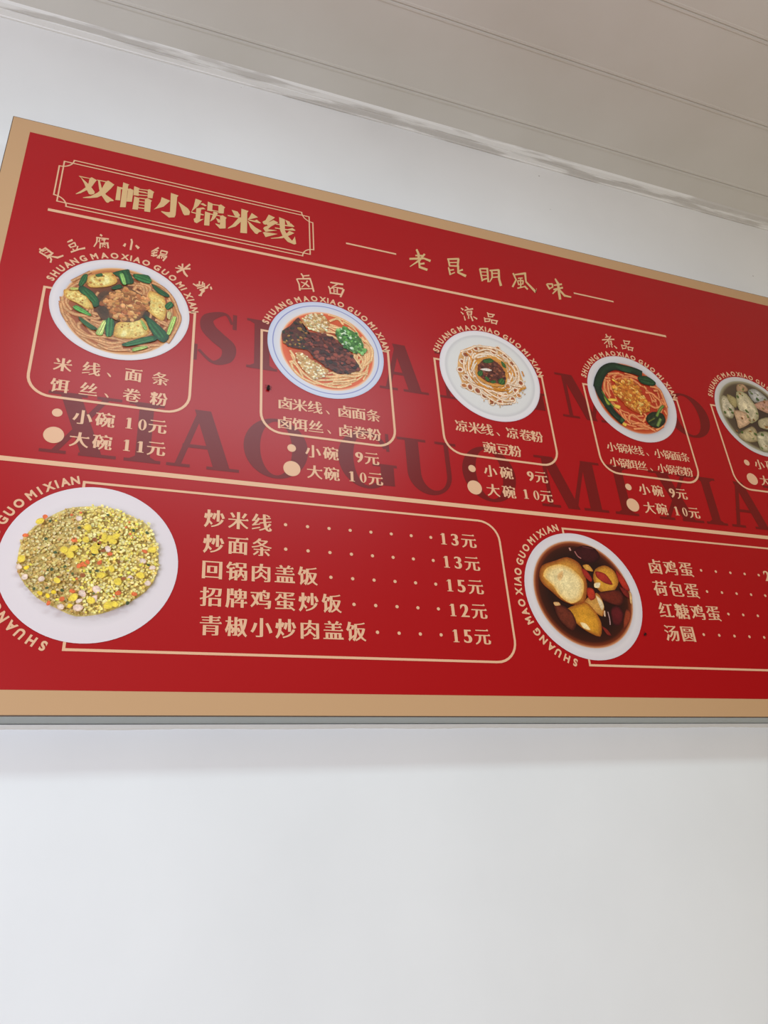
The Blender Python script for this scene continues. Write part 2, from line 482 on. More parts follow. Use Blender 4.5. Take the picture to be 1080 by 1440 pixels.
def comma(pr, a, b, s, col=CREAM):
    pr.poly([(a - 0.12 * s, b + 0.16 * s), (a + 0.02 * s, b + 0.10 * s), (a + 0.14 * s, b - 0.06 * s), (a + 0.11 * s, b - 0.14 * s), (a + 0.03 * s, b - 0.08 * s)], col)

def text_line(name, parent, items, b, size, col=CREAM, dh=None, label=None):
    """items: (character, a); a wide gap starts a new part"""
    half = lambda c: 0.25 * (dh or size) if c in '0123456789' else (0.16 * size if c == '、' else 0.45 * size)
    runs = []; last = None
    for ch, a in items:
        if last is None or a - last[1] - half(ch) - half(last[0]) > 0.0155: runs.append([])
        runs[-1].append((ch, a)); last = (ch, a)
    for run in runs:
        pr = Print(L_RULE)
        for ch, a in run:
            if ch in '0123456789': digit(pr, ch, a, b - 0.02 * size, dh or size * 0.70, col)
            elif ch == '、': comma(pr, a, b - 0.26 * size, size, col)
            else: put(pr, ch, a, b, size, SONG if size > 0.025 else SONG_SMALL, col)
            pr.lay = L_RULE
        pr.build('price' if name == 'price_line' and run[0][0] in '0123456789' else ('size_name' if name == 'price_line' else name), parent, label)

BOLD = (0.040, 0.046, False)
def ring_text(parent, cx, cy, r, em, letters, angles, sx=1.0, sy=1.0):
    pr = Print(L_RULE)
    for ch, an in zip(letters, angles):
        cs = contours(ch); xs = [q[0] for c in cs for q in c]
        t = math.radians(an)
        put(pr, ch, cx + r * sx * math.cos(t), cy + r * sy * math.sin(t), em, BOLD, CREAM, t - math.pi / 2, ((min(xs) + max(xs)) / 2, 0.345), sx=0.94)
    return pr.build('ring_lettering', parent)

# printed outlines, in tenths of a millimetre on the board
TITLE = [[(-1462,11586),(-1285,11586),(-1286,11569),(-1442,11560)],[(-1462,11582),(-1423,11559),(-1299,11444),(-1240,11382),(-1162,11267),(-1169,11214),(-1218,
11181),(-1252,11186),(-1302,11290),(-1355,11424),(-1421,11545)],[(-1281,11584),(-1249,11619),(-1160,11574),(-1186,11503),(-1221,11389),(-1293,11273),(-1385,
11162),(-1454,11113),(-1459,11127),(-1380,11234),(-1314,11347),(-1286,11448)],[(-1158,11589),(-996,11599),(-996,11574),(-1153,11570)],[(-1141,11580),(-1107,
11571),(-1065,11421),(-976,11258),(-835,11163),(-839,11141),(-890,11120),(-921,11070),(-952,11074),(-1045,11215),(-1099,11359)],[(-1009,11591),(-972,11628),
(-861,11559),(-913,11432),(-991,11273),(-1110,11143),(-1234,11086),(-1335,11059),(-1337,11072),(-1215,11148),(-1110,11274),(-1056,11394)],[(-809,11539),
(-725,11506),(-743,11479),(-731,11197),(-810,11181)],[(-808,11529),(-537,11538),(-534,11497),(-730,11483)],[(-719,11670),(-610,11644),(-629,11611),(-625,
11054),(-719,11029)],[(-622,11524),(-589,11551),(-529,11520),(-534,11224),(-624,11201)],[(-527,11635),(-429,11610),(-441,11581),(-431,11408),(-522,11398)],
[(-453,11593),(-268,11618),(-266,11593),(-451,11573)],[(-289,11621),(-256,11643),(-173,11597),(-187,11561),(-192,11425),(-276,11407)],[(-441,11535),(-325,
11547),(-282,11530),(-284,11515),(-439,11506)],[(-434,11448),(-278,11473),(-277,11453),(-432,11422)],[(-503,11373),(-418,11361),(-415,11290),(-417,11056),
(-510,11042)],[(-424,11369),(-299,11383),(-297,11359),(-422,11343)],[(-319,11373),(-280,11402),(-194,11362),(-212,11325),(-207,11062),(-308,11050)],[(-414,
11284),(-320,11294),(-318,11274),(-413,11264)],[(-414,11198),(-316,11210),(-314,11190),(-413,11178)],[(-415,11121),(-314,11133),(-312,11109),(-413,11097)],
[(117,11673),(260,11647),(235,11601),(234,11130),(218,11064),(119,11027),(90,11054),(-19,11131),(-20,11151),(69,11153),(115,11164),(133,11180)],[(-37,11507),
(120,11464),(13,11275),(-151,11150),(-102,11238),(-50,11378)],[(255,11488),(341,11432),(444,11361),(483,11291),(473,11205),(390,11169),(360,11210),(318,
11331)],[(565,11667),(683,11642),(624,11492),(504,11297),(540,11444)],[(650,11553),(706,11592),(778,11546),(746,11521)],[(596,11420),(711,11478),(763,11448),
(600,11384)],[(504,11307),(547,11300),(676,11304),(734,11297),(734,11276),(663,11264),(505,11277)],[(591,11419),(678,11421),(668,11152),(738,11184),(617,
11034),(573,11051),(555,11128),(589,11169)],[(791,11662),(880,11634),(880,11427),(789,11419)],[(873,11625),(1012,11638),(1013,11613),(874,11598)],[(991,
11627),(1034,11662),(1117,11608),(1096,11569),(1092,11435),(993,11416)],[(879,11464),(991,11472),(992,11452),(880,11437)],[(751,11386),(846,11370),(845,
11332),(842,11038),(748,11023)],[(839,11361),(1043,11363),(1044,11342),(841,11330)],[(1029,11348),(1072,11386),(1151,11340),(1133,11297),(1140,11060),(1033,
11022),(950,11116),(949,11132),(1029,11123),(1035,11162)],[(902,11434),(987,11429),(971,11350),(924,11232),(848,11146),(879,11259),(898,11349)],[(951,11282),
(1025,11253),(1049,11187),(999,11162)],[(1421,11673),(1558,11652),(1533,11601),(1537,11050),(1412,11029)],[(1169,11423),(1426,11434),(1422,11407),(1170,
11396)],[(1554,11423),(1674,11432),(1719,11468),(1796,11406),(1781,11387),(1562,11398)],[(1236,11582),(1348,11571),(1399,11495),(1388,11450),(1337,11412),
(1299,11443)],[(1619,11618),(1741,11538),(1584,11436),(1539,11418),(1575,11487)],[(1367,11401),(1427,11409),(1421,11323),(1321,11167),(1184,11067),(1179,
11082),(1261,11190)],[(1539,11391),(1570,11368),(1691,11258),(1820,11188),(1760,11143),(1731,11088),(1693,11092),(1602,11210)],[(1947,11678),(2071,11635),
(1948,11474),(1887,11381),(1849,11391),(1826,11447),(1886,11509)],[(1887,11413),(2040,11556),(2133,11520),(1994,11371),(1933,11279),(2117,11302),(1888,
11196),(1842,11272),(1865,11321),(1933,11374)],[(1835,11165),(1873,11187),(2124,11209),(1889,11056)],[(2149,11672),(2265,11643),(2263,11346),(2317,11214),
(2401,11112),(2448,11210),(2457,11244),(2482,11048),(2438,11022),(2315,11056),(2224,11165),(2171,11318),(2156,11527)],[(2071,11476),(2148,11486),(2335,
11507),(2382,11575),(2452,11510),(2436,11488),(2264,11464),(2086,11452)],[(2068,11368),(2148,11371),(2318,11395),(2412,11455),(2474,11414),(2459,11394),
(2264,11351),(2071,11341)],[(2270,11638),(2359,11611),(2374,11530),(2319,11502)],[(2450,11327),(2349,11361),(2263,11219),(2147,11132),(1987,11058),(1995,
11046),(2208,11119),(2332,11218)]]
SLOGAN = [[(5008,11616),(5036,11488),(5022,11340),(5076,11355),(5091,11517),(5050,11649)],[(4984,11424),(5143,11458),(5149,11508),(4989,11466)],[(5190,11562),(5056,
11357),(4830,11101),(4838,11086),(5084,11318),(5221,11536)],[(4840,11283),(5038,11340),(5170,11389),(5305,11347),(5332,11418),(5182,11439),(5042,11402),
(4844,11338)],[(5174,11303),(5052,11245),(5053,11199),(5175,11250)],[(5033,11293),(5029,11111),(5208,11074),(5233,11143),(5073,11170),(5077,11310)],[(5718,
11547),(5730,11338),(5770,11359),(5758,11568)],[(5713,11518),(5993,11601),(5999,11658),(5718,11568)],[(5958,11624),(5911,11379),(5956,11386),(6009,11632)],
[(5755,11439),(5954,11499),(5958,11534),(5759,11474)],[(5730,11339),(5940,11387),(5947,11430),(5736,11382)],[(5699,11303),(5714,11088),(5853,11191),(5845,
11219),(5752,11145),(5733,11322)],[(5719,11211),(5836,11258),(5837,11298),(5719,11245)],[(5925,11415),(5903,11199),(6081,11128),(6117,11205),(5949,11247),
(5976,11429)],[(5915,11223),(6053,11315),(6045,11358),(5907,11265)],[(6442,11462),(6454,11112),(6495,11133),(6484,11483)],[(6455,11450),(6663,11502),(6670,
11552),(6461,11493)],[(6624,11523),(6593,11123),(6635,11138),(6672,11540)],[(6481,11370),(6635,11411),(6639,11440),(6485,11399)],[(6479,11272),(6625,11310),
(6629,11338),(6483,11300)],[(6461,11130),(6613,11219),(6610,11257),(6457,11175)],[(6729,11499),(6711,11294),(6639,11148),(6657,11139),(6751,11296),(6772,
11514)],[(6692,11462),(6930,11533),(6937,11591),(6696,11504)],[(6899,11561),(6866,11270),(6881,11083),(6941,11118),(6921,11293),(6954,11579)],[(6741,11393),
(6900,11441),(6905,11477),(6746,11429)],[(6724,11276),(6885,11329),(6889,11372),(6727,11311)],[(7254,11546),(7299,11376),(7173,11149),(7212,11134),(7341,
11385),(7296,11578)],[(7313,11505),(7578,11605),(7582,11669),(7315,11548)],[(7557,11651),(7542,11369),(7739,11104),(7804,11250),(7786,11248),(7785,11173),
(7584,11404),(7615,11673)],[(7370,11418),(7497,11461),(7501,11497),(7375,11454)],[(7345,11341),(7496,11383),(7503,11426),(7350,11377)],[(7337,11358),(7342,
11234),(7374,11251),(7368,11374)],[(7475,11401),(7452,11281),(7483,11287),(7512,11408)],[(7340,11231),(7480,11286),(7482,11321),(7342,11266)],[(7424,11442),
(7381,11176),(7418,11186),(7455,11451)],[(7309,11116),(7492,11210),(7491,11244),(7308,11155)],[(7479,11225),(7548,11146),(7585,11190),(7516,11269)],[(8067,
11438),(8122,11294),(8165,11330),(8111,11475)],[(8088,11436),(8241,11472),(8251,11524),(8096,11481)],[(8223,11490),(8213,11394),(8252,11407),(8268,11505)],
[(8137,11315),(8248,11398),(8241,11428),(8129,11351)],[(8328,11666),(8365,11524),(8342,11350),(8323,11061),(8388,11088),(8408,11376),(8432,11562),(8366,
11698)],[(8274,11446),(8495,11526),(8501,11584),(8278,11488)],[(8235,11308),(8502,11427),(8504,11483),(8237,11356)],[(8333,11390),(8179,11207),(8197,11187),
(8357,11362)],[(8365,11356),(8475,11189),(8657,11195),(8675,11240),(8518,11252),(8406,11399)]]
H1 = [[(-1859,9667),(-1788,9644),(-1783,9668),(-1853,9704)],[(-1849,9603),(-1702,9519),(-1693,9555),(-1843,9631)],[(-1840,9609),(-1754,9715),(-1773,9747),(-1853,
9631)],[(-1777,9712),(-1657,9619),(-1644,9657),(-1766,9746)],[(-1802,9626),(-1746,9680),(-1752,9695),(-1808,9641)],[(-1763,9602),(-1706,9655),(-1713,9670),
(-1769,9616)],[(-1720,9549),(-1634,9635),(-1646,9660),(-1728,9567)],[(-1703,9495),(-1630,9651),(-1644,9666),(-1722,9516)],[(-1694,9556),(-1661,9495),(-1668,
9432),(-1639,9428),(-1637,9507),(-1673,9580)],[(-1661,9556),(-1558,9546),(-1476,9623),(-1487,9653),(-1565,9592),(-1661,9582)],[(-1453,9939),(-1376,10007),
(-1394,10047),(-1464,9965)],[(-1441,9885),(-1392,9826),(-1377,9853),(-1426,9912)],[(-1416,9885),(-1342,9962),(-1356,9990),(-1426,9906)],[(-1359,9970),(-1328,
9895),(-1310,9911),(-1339,9989)],[(-1387,9838),(-1308,9900),(-1316,9924),(-1395,9862)],[(-1368,9815),(-1335,9782),(-1325,9803),(-1358,9837)],[(-1300,9914),
(-1307,9820),(-1287,9817),(-1279,9912)],[(-1374,9726),(-1259,9826),(-1167,9877),(-1177,9918),(-1269,9858),(-1387,9760)],[(-981,10256),(-945,10229),(-932,
10266),(-968,10293)],[(-1028,10175),(-826,10193),(-826,10225),(-1029,10202)],[(-1025,10197),(-1020,10084),(-1052,9970),(-1033,9959),(-996,10079),(-1001,
10201)],[(-978,10201),(-983,10122),(-991,10100),(-981,10090),(-965,10117),(-959,10200)],[(-976,10139),(-962,10072),(-951,10078),(-964,10145)],[(-941,10143),
(-873,10163),(-876,10190),(-944,10170)],[(-917,10206),(-899,10107),(-881,10115),(-897,10215)],[(-961,10074),(-957,9952),(-933,9956),(-940,10077)],[(-951,
10056),(-821,10101),(-825,10132),(-955,10082)],[(-854,10111),(-827,9984),(-801,9997),(-828,10125)],[(-901,10113),(-930,10043),(-917,10032),(-888,10103)],
[(-903,10056),(-859,10047),(-856,10070),(-900,10078)],[(-901,10055),(-925,9998),(-912,9987),(-891,10047)],[(-893,10016),(-862,9993),(-856,10010),(-887,
10032)],[(-482,10307),(-466,10249),(-474,10107),(-473,10054),(-444,10056),(-441,10107),(-433,10256),(-455,10327)],[(-565,10190),(-592,10117),(-551,10099),
(-541,10179)],[(-393,10171),(-341,10103),(-313,10156),(-375,10206)],[(-9,10258),(-121,10124),(-111,10103),(8,10224)],[(-74,10148),(-5,10146),(-3,10178),
(-72,10176)],[(-111,10056),(-14,10107),(-20,10138),(-117,10086)],[(-116,10005),(-12,10050),(-15,10076),(-120,10035)],[(-78,10137),(-96,10010),(-71,10007),
(-56,10133)],[(-84,9998),(-11,10036),(-14,10056),(-89,10029)],[(-5,9978),(37,10077),(24,10088),(-23,9994)],[(35,10191),(23,10110),(44,10106),(57,10187)],
[(40,10167),(150,10160),(154,10198),(43,10200)],[(136,10189),(124,10117),(145,10111),(161,10182)],[(31,10094),(139,10100),(140,10127),(32,10121)],[(19,
10081),(8,9984),(30,9982),(41,10079)],[(24,10059),(149,10049),(153,10086),(27,10091)],[(133,10083),(76,9957),(101,9937),(157,10063)],[(68,10088),(48,9997),
(66,9991),(85,10083)],[(78,10031),(108,10000),(120,10022),(89,10054)],[(404,9969),(416,9828),(439,9834),(435,9978)],[(344,9891),(415,9847),(428,9882),(354,
9921)],[(539,10009),(428,9849),(449,9821),(560,9981)],[(302,9832),(419,9829),(562,9869),(559,9911),(418,9861),(304,9854)],[(424,9858),(324,9761),(342,9723),
(439,9824)],[(419,9832),(456,9732),(512,9678),(530,9708),(486,9768),(446,9857)],[(716,9638),(713,9550),(736,9551),(743,9640)],[(732,9560),(685,9566),(680,
9540),(726,9529)],[(771,9642),(769,9542),(792,9544),(798,9644)],[(614,9539),(694,9494),(772,9543),(765,9572),(697,9530),(624,9568)],[(698,9449),(828,9537),
(820,9565),(691,9473)],[(754,9429),(886,9517),(876,9549),(746,9457)],[(798,9611),(809,9507),(739,9319),(773,9302),(835,9503),(820,9620)],[(725,9298),(781,
9304),(779,9345),(724,9323)],[(901,9625),(773,9438),(792,9415),(914,9608)],[(907,9547),(929,9486),(958,9508),(935,9570)],[(731,9430),(809,9390),(835,9441),
(818,9451),(812,9422),(739,9455)]]
H2 = [[(2553,10297),(2586,10239),(2597,10174),(2619,10185),(2612,10260),(2574,10321)],[(2596,10238),(2725,10280),(2724,10316),(2595,10267)],[(2465,10143),(2508,
10021),(2521,9865),(2553,9879),(2535,10037),(2488,10162)],[(2480,10134),(2741,10200),(2742,10244),(2480,10163)],[(2719,10222),(2752,10083),(2784,9899),
(2817,9918),(2782,10101),(2749,10241)],[(2522,9898),(2779,9972),(2779,9997),(2522,9926)],[(2674,10165),(2638,10084),(2563,9964),(2575,9952),(2656,10068),
(2697,10151)],[(2557,10082),(2634,10057),(2708,9991),(2728,10026),(2649,10092),(2562,10101)],[(3127,10214),(3230,10211),(3384,10217),(3392,10266),(3238,
10257),(3133,10248)],[(3279,10251),(3147,10114),(3155,10097),(3293,10220)],[(3078,10117),(3101,10045),(3109,9932),(3141,9945),(3132,10064),(3099,10135)],
[(3109,10052),(3229,10115),(3373,10104),(3382,10153),(3231,10141),(3106,10080)],[(3382,10130),(3361,10089),(3302,9910),(3333,9900),(3400,10077),(3412,10118)],
[(3183,10105),(3185,9970),(3205,9976),(3206,10113)],[(3254,10124),(3248,9978),(3271,9984),(3277,10130)],[(3202,10046),(3259,10060),(3259,10075),(3202,10061)],
[(3200,10009),(3257,10018),(3258,10033),(3201,10024)],[(3118,9943),(3331,9955),(3337,9993),(3123,9976)]]
H3 = [[(5860,10236),(5899,10181),(5930,10221),(5874,10255)],[(5841,10129),(5892,10068),(5916,10100),(5855,10148)],[(5902,10047),(5906,9921),(5939,9939),(5918,
10055)],[(5964,10287),(6022,10238),(6046,10271),(5987,10320)],[(5942,10175),(6018,10222),(6144,10263),(6145,10308),(6017,10251),(5937,10208)],[(5971,10165),
(5988,10072),(6019,10091),(6002,10184)],[(5989,10161),(6101,10198),(6103,10231),(5990,10188)],[(6087,10219),(6060,10102),(6093,10105),(6120,10222)],[(6007,
10135),(6087,10160),(6088,10175),(6008,10150)],[(5994,10073),(6088,10108),(6088,10131),(5994,10096)],[(6005,10076),(5988,9981),(6039,10012),(6035,10024),
(6013,10000),(6030,10079)],[(6047,10078),(6078,9941),(6111,9962),(6078,10099)],[(6110,10062),(6189,10006),(6213,10047),(6123,10085)],[(6458,10250),(6463,
10135),(6496,10150),(6488,10264)],[(6448,10251),(6485,10218),(6624,10218),(6635,10257),(6498,10249),(6464,10274)],[(6584,10247),(6556,10166),(6583,10162),
(6618,10243)],[(6472,10139),(6579,10158),(6584,10186),(6478,10170)],[(6362,10094),(6362,9979),(6394,9992),(6392,10106)],[(6355,10094),(6396,10065),(6511,
10084),(6517,10118),(6406,10096),(6369,10117)],[(6485,10105),(6456,10014),(6481,10013),(6515,10104)],[(6373,9986),(6481,10020),(6483,10047),(6376,10019)],
[(6511,10086),(6513,9977),(6545,9990),(6544,10100)],[(6517,10063),(6675,10065),(6686,10102),(6527,10097)],[(6639,10086),(6608,9975),(6633,9975),(6672,10086)],
[(6522,9986),(6632,9991),(6640,10022),(6531,10018)]]
H4 = [[(9338,10317),(9360,10227),(9397,10253),(9370,10339)],[(9311,10212),(9426,10256),(9428,10280),(9313,10239)],[(9210,10115),(9380,10170),(9545,10199),(9556,
10239),(9387,10203),(9215,10151)],[(9470,10306),(9368,10179),(9236,10041),(9248,10027),(9390,10159),(9490,10293)],[(9364,10136),(9350,10042),(9380,10052),
(9388,10144)],[(9363,10117),(9448,10138),(9453,10166),(9367,10139)],[(9429,10149),(9429,10030),(9459,10043),(9462,10163)],[(9372,10084),(9442,10105),(9445,
10119),(9374,10098)],[(9359,10036),(9442,10058),(9447,10080),(9363,10059)],[(9294,10015),(9266,9929),(9299,9934),(9319,10019)],[(9358,10021),(9344,9961),
(9371,9968),(9379,10027)],[(9411,10028),(9420,9961),(9447,9978),(9430,10040)],[(9486,10023),(9535,9949),(9570,9984),(9505,10042)],[(9785,10250),(9790,10124),
(9826,10144),(9804,10261)],[(9783,10236),(9831,10219),(9966,10233),(9977,10268),(9843,10248),(9798,10259)],[(9931,10252),(9890,10155),(9917,10154),(9963,
10252)],[(9801,10134),(9914,10155),(9921,10181),(9809,10162)],[(9691,10104),(9695,9973),(9730,9992),(9710,10114)],[(9694,10087),(9742,10073),(9845,10090),
(9854,10118),(9753,10102),(9707,10110)],[(9816,10104),(9782,10011),(9807,10012),(9844,10106)],[(9707,9983),(9806,10016),(9811,10041),(9712,10013)],[(9849,
10078),(9844,9974),(9877,9988),(9880,10092)],[(9852,10058),(10007,10061),(10021,10093),(9865,10090)],[(9974,10077),(9937,9972),(9963,9974),(10005,10080)],
[(9854,9983),(9964,9994),(9974,10022),(9864,10012)]]
D1 = {'noodles': [('a',(-487,8685),440,850,46,50,(222,168,112),(172,98,52)),('r',[(-1408,8666),(-1293,8379),(-1098,8086),(-877,7912),(-668,7859),(-409,7954)],
67,(222,168,112),(172,98,52)),('r',[(-1339,8425),(-1182,8291),(-1075,8063),(-888,8020),(-577,7975),(-336,8082)],67,(222,168,112),(172,98,52)),('r',[(-1064,
8149),(-1096,8254),(-1000,8304),(-903,8156),(-746,8023)],67,(222,168,112),(172,98,52)),('r',[(-1224,8310),(-1104,8140),(-891,8047),(-546,8093),(-122,8042),
(153,8086)],64,(222,168,112),(172,98,52)),('r',[(-891,8047),(-587,8085),(-290,8035),(7,8027)],61,(222,168,112),(172,98,52)),('r',[(-920,8522),(-796,8522),
(-766,8646),(-836,8717)],69,(222,168,112),(172,98,52)),('r',[(-992,8420),(-828,8429),(-737,8565)],62,(222,168,112),(172,98,52)),('r',[(-926,8378),(-759,
8358),(-706,8457)],62,(222,168,112),(172,98,52)),('r',[(-1398,8756),(-1332,8541),(-1158,8438),(-935,8461)],75,(222,168,112),(172,98,52)),('r',[(-339,9137),
(-265,9310),(-212,9200)],66,(222,168,112),(172,98,52)),('r',[(-246,9346),(-152,9277),(-94,9107)],67,(222,168,112),(172,98,52)),('r',[(-306,9268),(-195,
9266),(-162,9120)],66,(222,168,112),(172,98,52)),('r',[(-178,9332),(-73,9266),(-112,9041)],67,(222,168,112),(172,98,52)),('r',[(52,8600),(207,8577),(256,
8499)],58,(222,168,112),(172,98,52)),('r',[(97,8581),(233,8523)],58,(222,168,112),(172,98,52)),('r',[(389,8888),(445,8690),(354,8345),(278,8155)],58,(222,
168,112),(172,98,52)),('r',[(-49,9396),(137,9319),(308,9113),(389,8888)],60,(222,168,112),(172,98,52)),('r',[(-1296,9106),(-1165,9246),(-1032,9388)],57,
(222,168,112),(172,98,52)),('r',[(-775,7906),(-564,7839),(-279,7898)],53,(222,168,112),(172,98,52)),('r',[(-1401,8610),(-1348,8423),(-1260,8273)],60,(222,
168,112),(172,98,52)),('r',[(-1303,8809),(-1326,8657),(-1227,8508)],55,(222,168,112),(172,98,52))],'tofu': [[('p',[(-1070,9240),(-1004,9318),(-716,9456),
(-601,9270),(-749,9125),(-996,9048),(-1069,9135)],(232,202,112),(200,138,54)),('m',[(-1070,9240),(-1004,9318),(-716,9456),(-601,9270),(-749,9125),(-996,
9048),(-1069,9135)],12,(103,231),((226,190,100),(244,228,158),(216,166,76),(236,212,126)),(236,212,126)),('s',[(-1070,9240),(-1004,9318),(-716,9456),(-601,
9270),(-749,9125),(-996,9048),(-1069,9135)],14,(16,52),((186,116,46),(208,150,70),(170,110,50)),0.9)],[('p',[(-1386,8905),(-1194,8939),(-1038,8844),(-910,
8626),(-1010,8588),(-1163,8667),(-1336,8742)],(232,202,112),(200,138,54)),('m',[(-1386,8905),(-1194,8939),(-1038,8844),(-910,8626),(-1010,8588),(-1163,
8667),(-1336,8742)],12,(98,222),((226,190,100),(244,228,158),(216,166,76),(236,212,126)),(236,212,126)),('s',[(-1386,8905),(-1194,8939),(-1038,8844),(-910,
8626),(-1010,8588),(-1163,8667),(-1336,8742)],14,(15,49),((186,116,46),(208,150,70),(170,110,50)),0.9)],[('p',[(-79,9202),(162,9108),(216,8787),(162,8596),
(-80,8763),(-94,8955)],(232,202,112),(200,138,54)),('m',[(-79,9202),(162,9108),(216,8787),(162,8596),(-80,8763),(-94,8955)],12,(104,234),((226,190,100),
(244,228,158),(216,166,76),(236,212,126)),(236,212,126)),('s',[(-79,9202),(162,9108),(216,8787),(162,8596),(-80,8763),(-94,8955)],14,(15,52),((186,116,
46),(208,150,70),(170,110,50)),0.9)],[('p',[(-541,8379),(-371,8489),(-143,8585),(-15,8323),(-133,8182),(-339,8110),(-549,8121)],(232,202,112),(200,138,
54)),('m',[(-541,8379),(-371,8489),(-143,8585),(-15,8323),(-133,8182),(-339,8110),(-549,8121)],12,(99,223),((226,190,100),(244,228,158),(216,166,76),(236,
212,126)),(236,212,126)),('s',[(-541,8379),(-371,8489),(-143,8585),(-15,8323),(-133,8182),(-339,8110),(-549,8121)],14,(15,50),((186,116,46),(208,150,70),
(170,110,50)),0.9)]],'mince': [('p',[(-867,8916),(-741,9043),(-659,8848),(-608,8537),(-742,8405),(-865,8593)],(72,50,32),(96,60,36)),('p',[(-199,8750),
(-44,8726),(-77,8571),(-166,8609)],(64,46,30),(90,56,34)),('p',[(-771,8910),(-475,9195),(-248,9099),(-79,9049),(-55,8873),(-130,8706),(-183,8547),(-326,
8456),(-515,8442),(-647,8499),(-704,8660),(-819,8750)],(160,100,54),(104,66,38)),('s',[(-730,8920),(-473,9171),(-291,9088),(-90,9047),(-85,8836),(-190,
8633),(-328,8479),(-496,8461),(-629,8532),(-684,8665),(-808,8753)],170,(51,117),((212,146,84),(186,112,58),(226,170,106),(158,92,46),(200,132,70)))],'greens': [('l',
[(-1146,9266),(-1078,9314),(-1072,9164),(-1141,9026),(-1186,9060)],(52,100,50),(34,66,38)),('l',[(-1178,8987),(-1122,9046),(-967,8966),(-858,8829),(-833,
8688),(-912,8640),(-970,8802),(-1125,8882)],(48,98,50),(28,58,34)),('l',[(-1205,8585),(-1147,8613),(-938,8489),(-953,8443),(-1177,8520)],(96,160,72),(48,
110,48)),('l',[(-694,9446),(-465,9585),(-426,9517),(-343,9321),(-436,9251),(-521,9229),(-600,9378)],(44,88,46),(30,58,34)),('l',[(-584,9444),(-520,9461),
(-459,9260),(-511,9232)],(142,186,96),(70,130,60)),('l',[(-369,9501),(-126,9533),(-71,9391),(-134,9343),(-316,9390)],(52,110,56),(30,66,38)),('l',[(-67,
9345),(1,9331),(235,9188),(217,9122),(56,9175)],(42,88,46),(30,56,34)),('l',[(184,8931),(267,9042),(328,8965),(234,8852)],(50,104,54),(30,60,34)),('l',
[(-126,8648),(56,8542),(291,8302),(214,8142),(78,8227),(-19,8380)],(46,94,52),(28,56,36)),('l',[(-703,8428),(-577,8428),(-572,8144),(-671,8095)],(60,112,
60),(34,66,38)),('l',[(-721,8396),(-698,8372),(-722,8098),(-827,8117)],(198,206,118),(120,158,70)),('l',[(-411,7982),(-132,8168),(76,8256),(94,8159),(-224,
7993),(-366,7941)],(52,102,54),(30,66,36)),('l',[(-240,7934),(-56,8014),(-32,7977),(-234,7865)],(170,190,96),(110,150,64)),('l',[(322,8692),(388,8707),
(311,8335),(254,8367)],(174,198,100),(110,150,70)),('l',[(-684,9112),(-564,9218),(-515,9154),(-638,9078)],(42,82,44),(32,56,34)),('l',[(-952,9332),(-861,
9387),(-844,9330),(-926,9293)],(56,92,46),(44,70,40)),('l',[(-1299,8957),(-1198,8982),(-1173,8944),(-1273,8910)],(190,190,96),(150,150,66)),('l',[(-1112,
8392),(-1003,8332),(-805,8206),(-904,8170),(-1060,8290)],(50,92,48),(44,66,36)),('l',[(-183,8547),(-64,8399),(-103,8347)],(150,180,92),(120,150,74)),('l',
[(236,8822),(306,8778),(280,8652),(234,8672)],(206,190,120),(160,120,60))]}
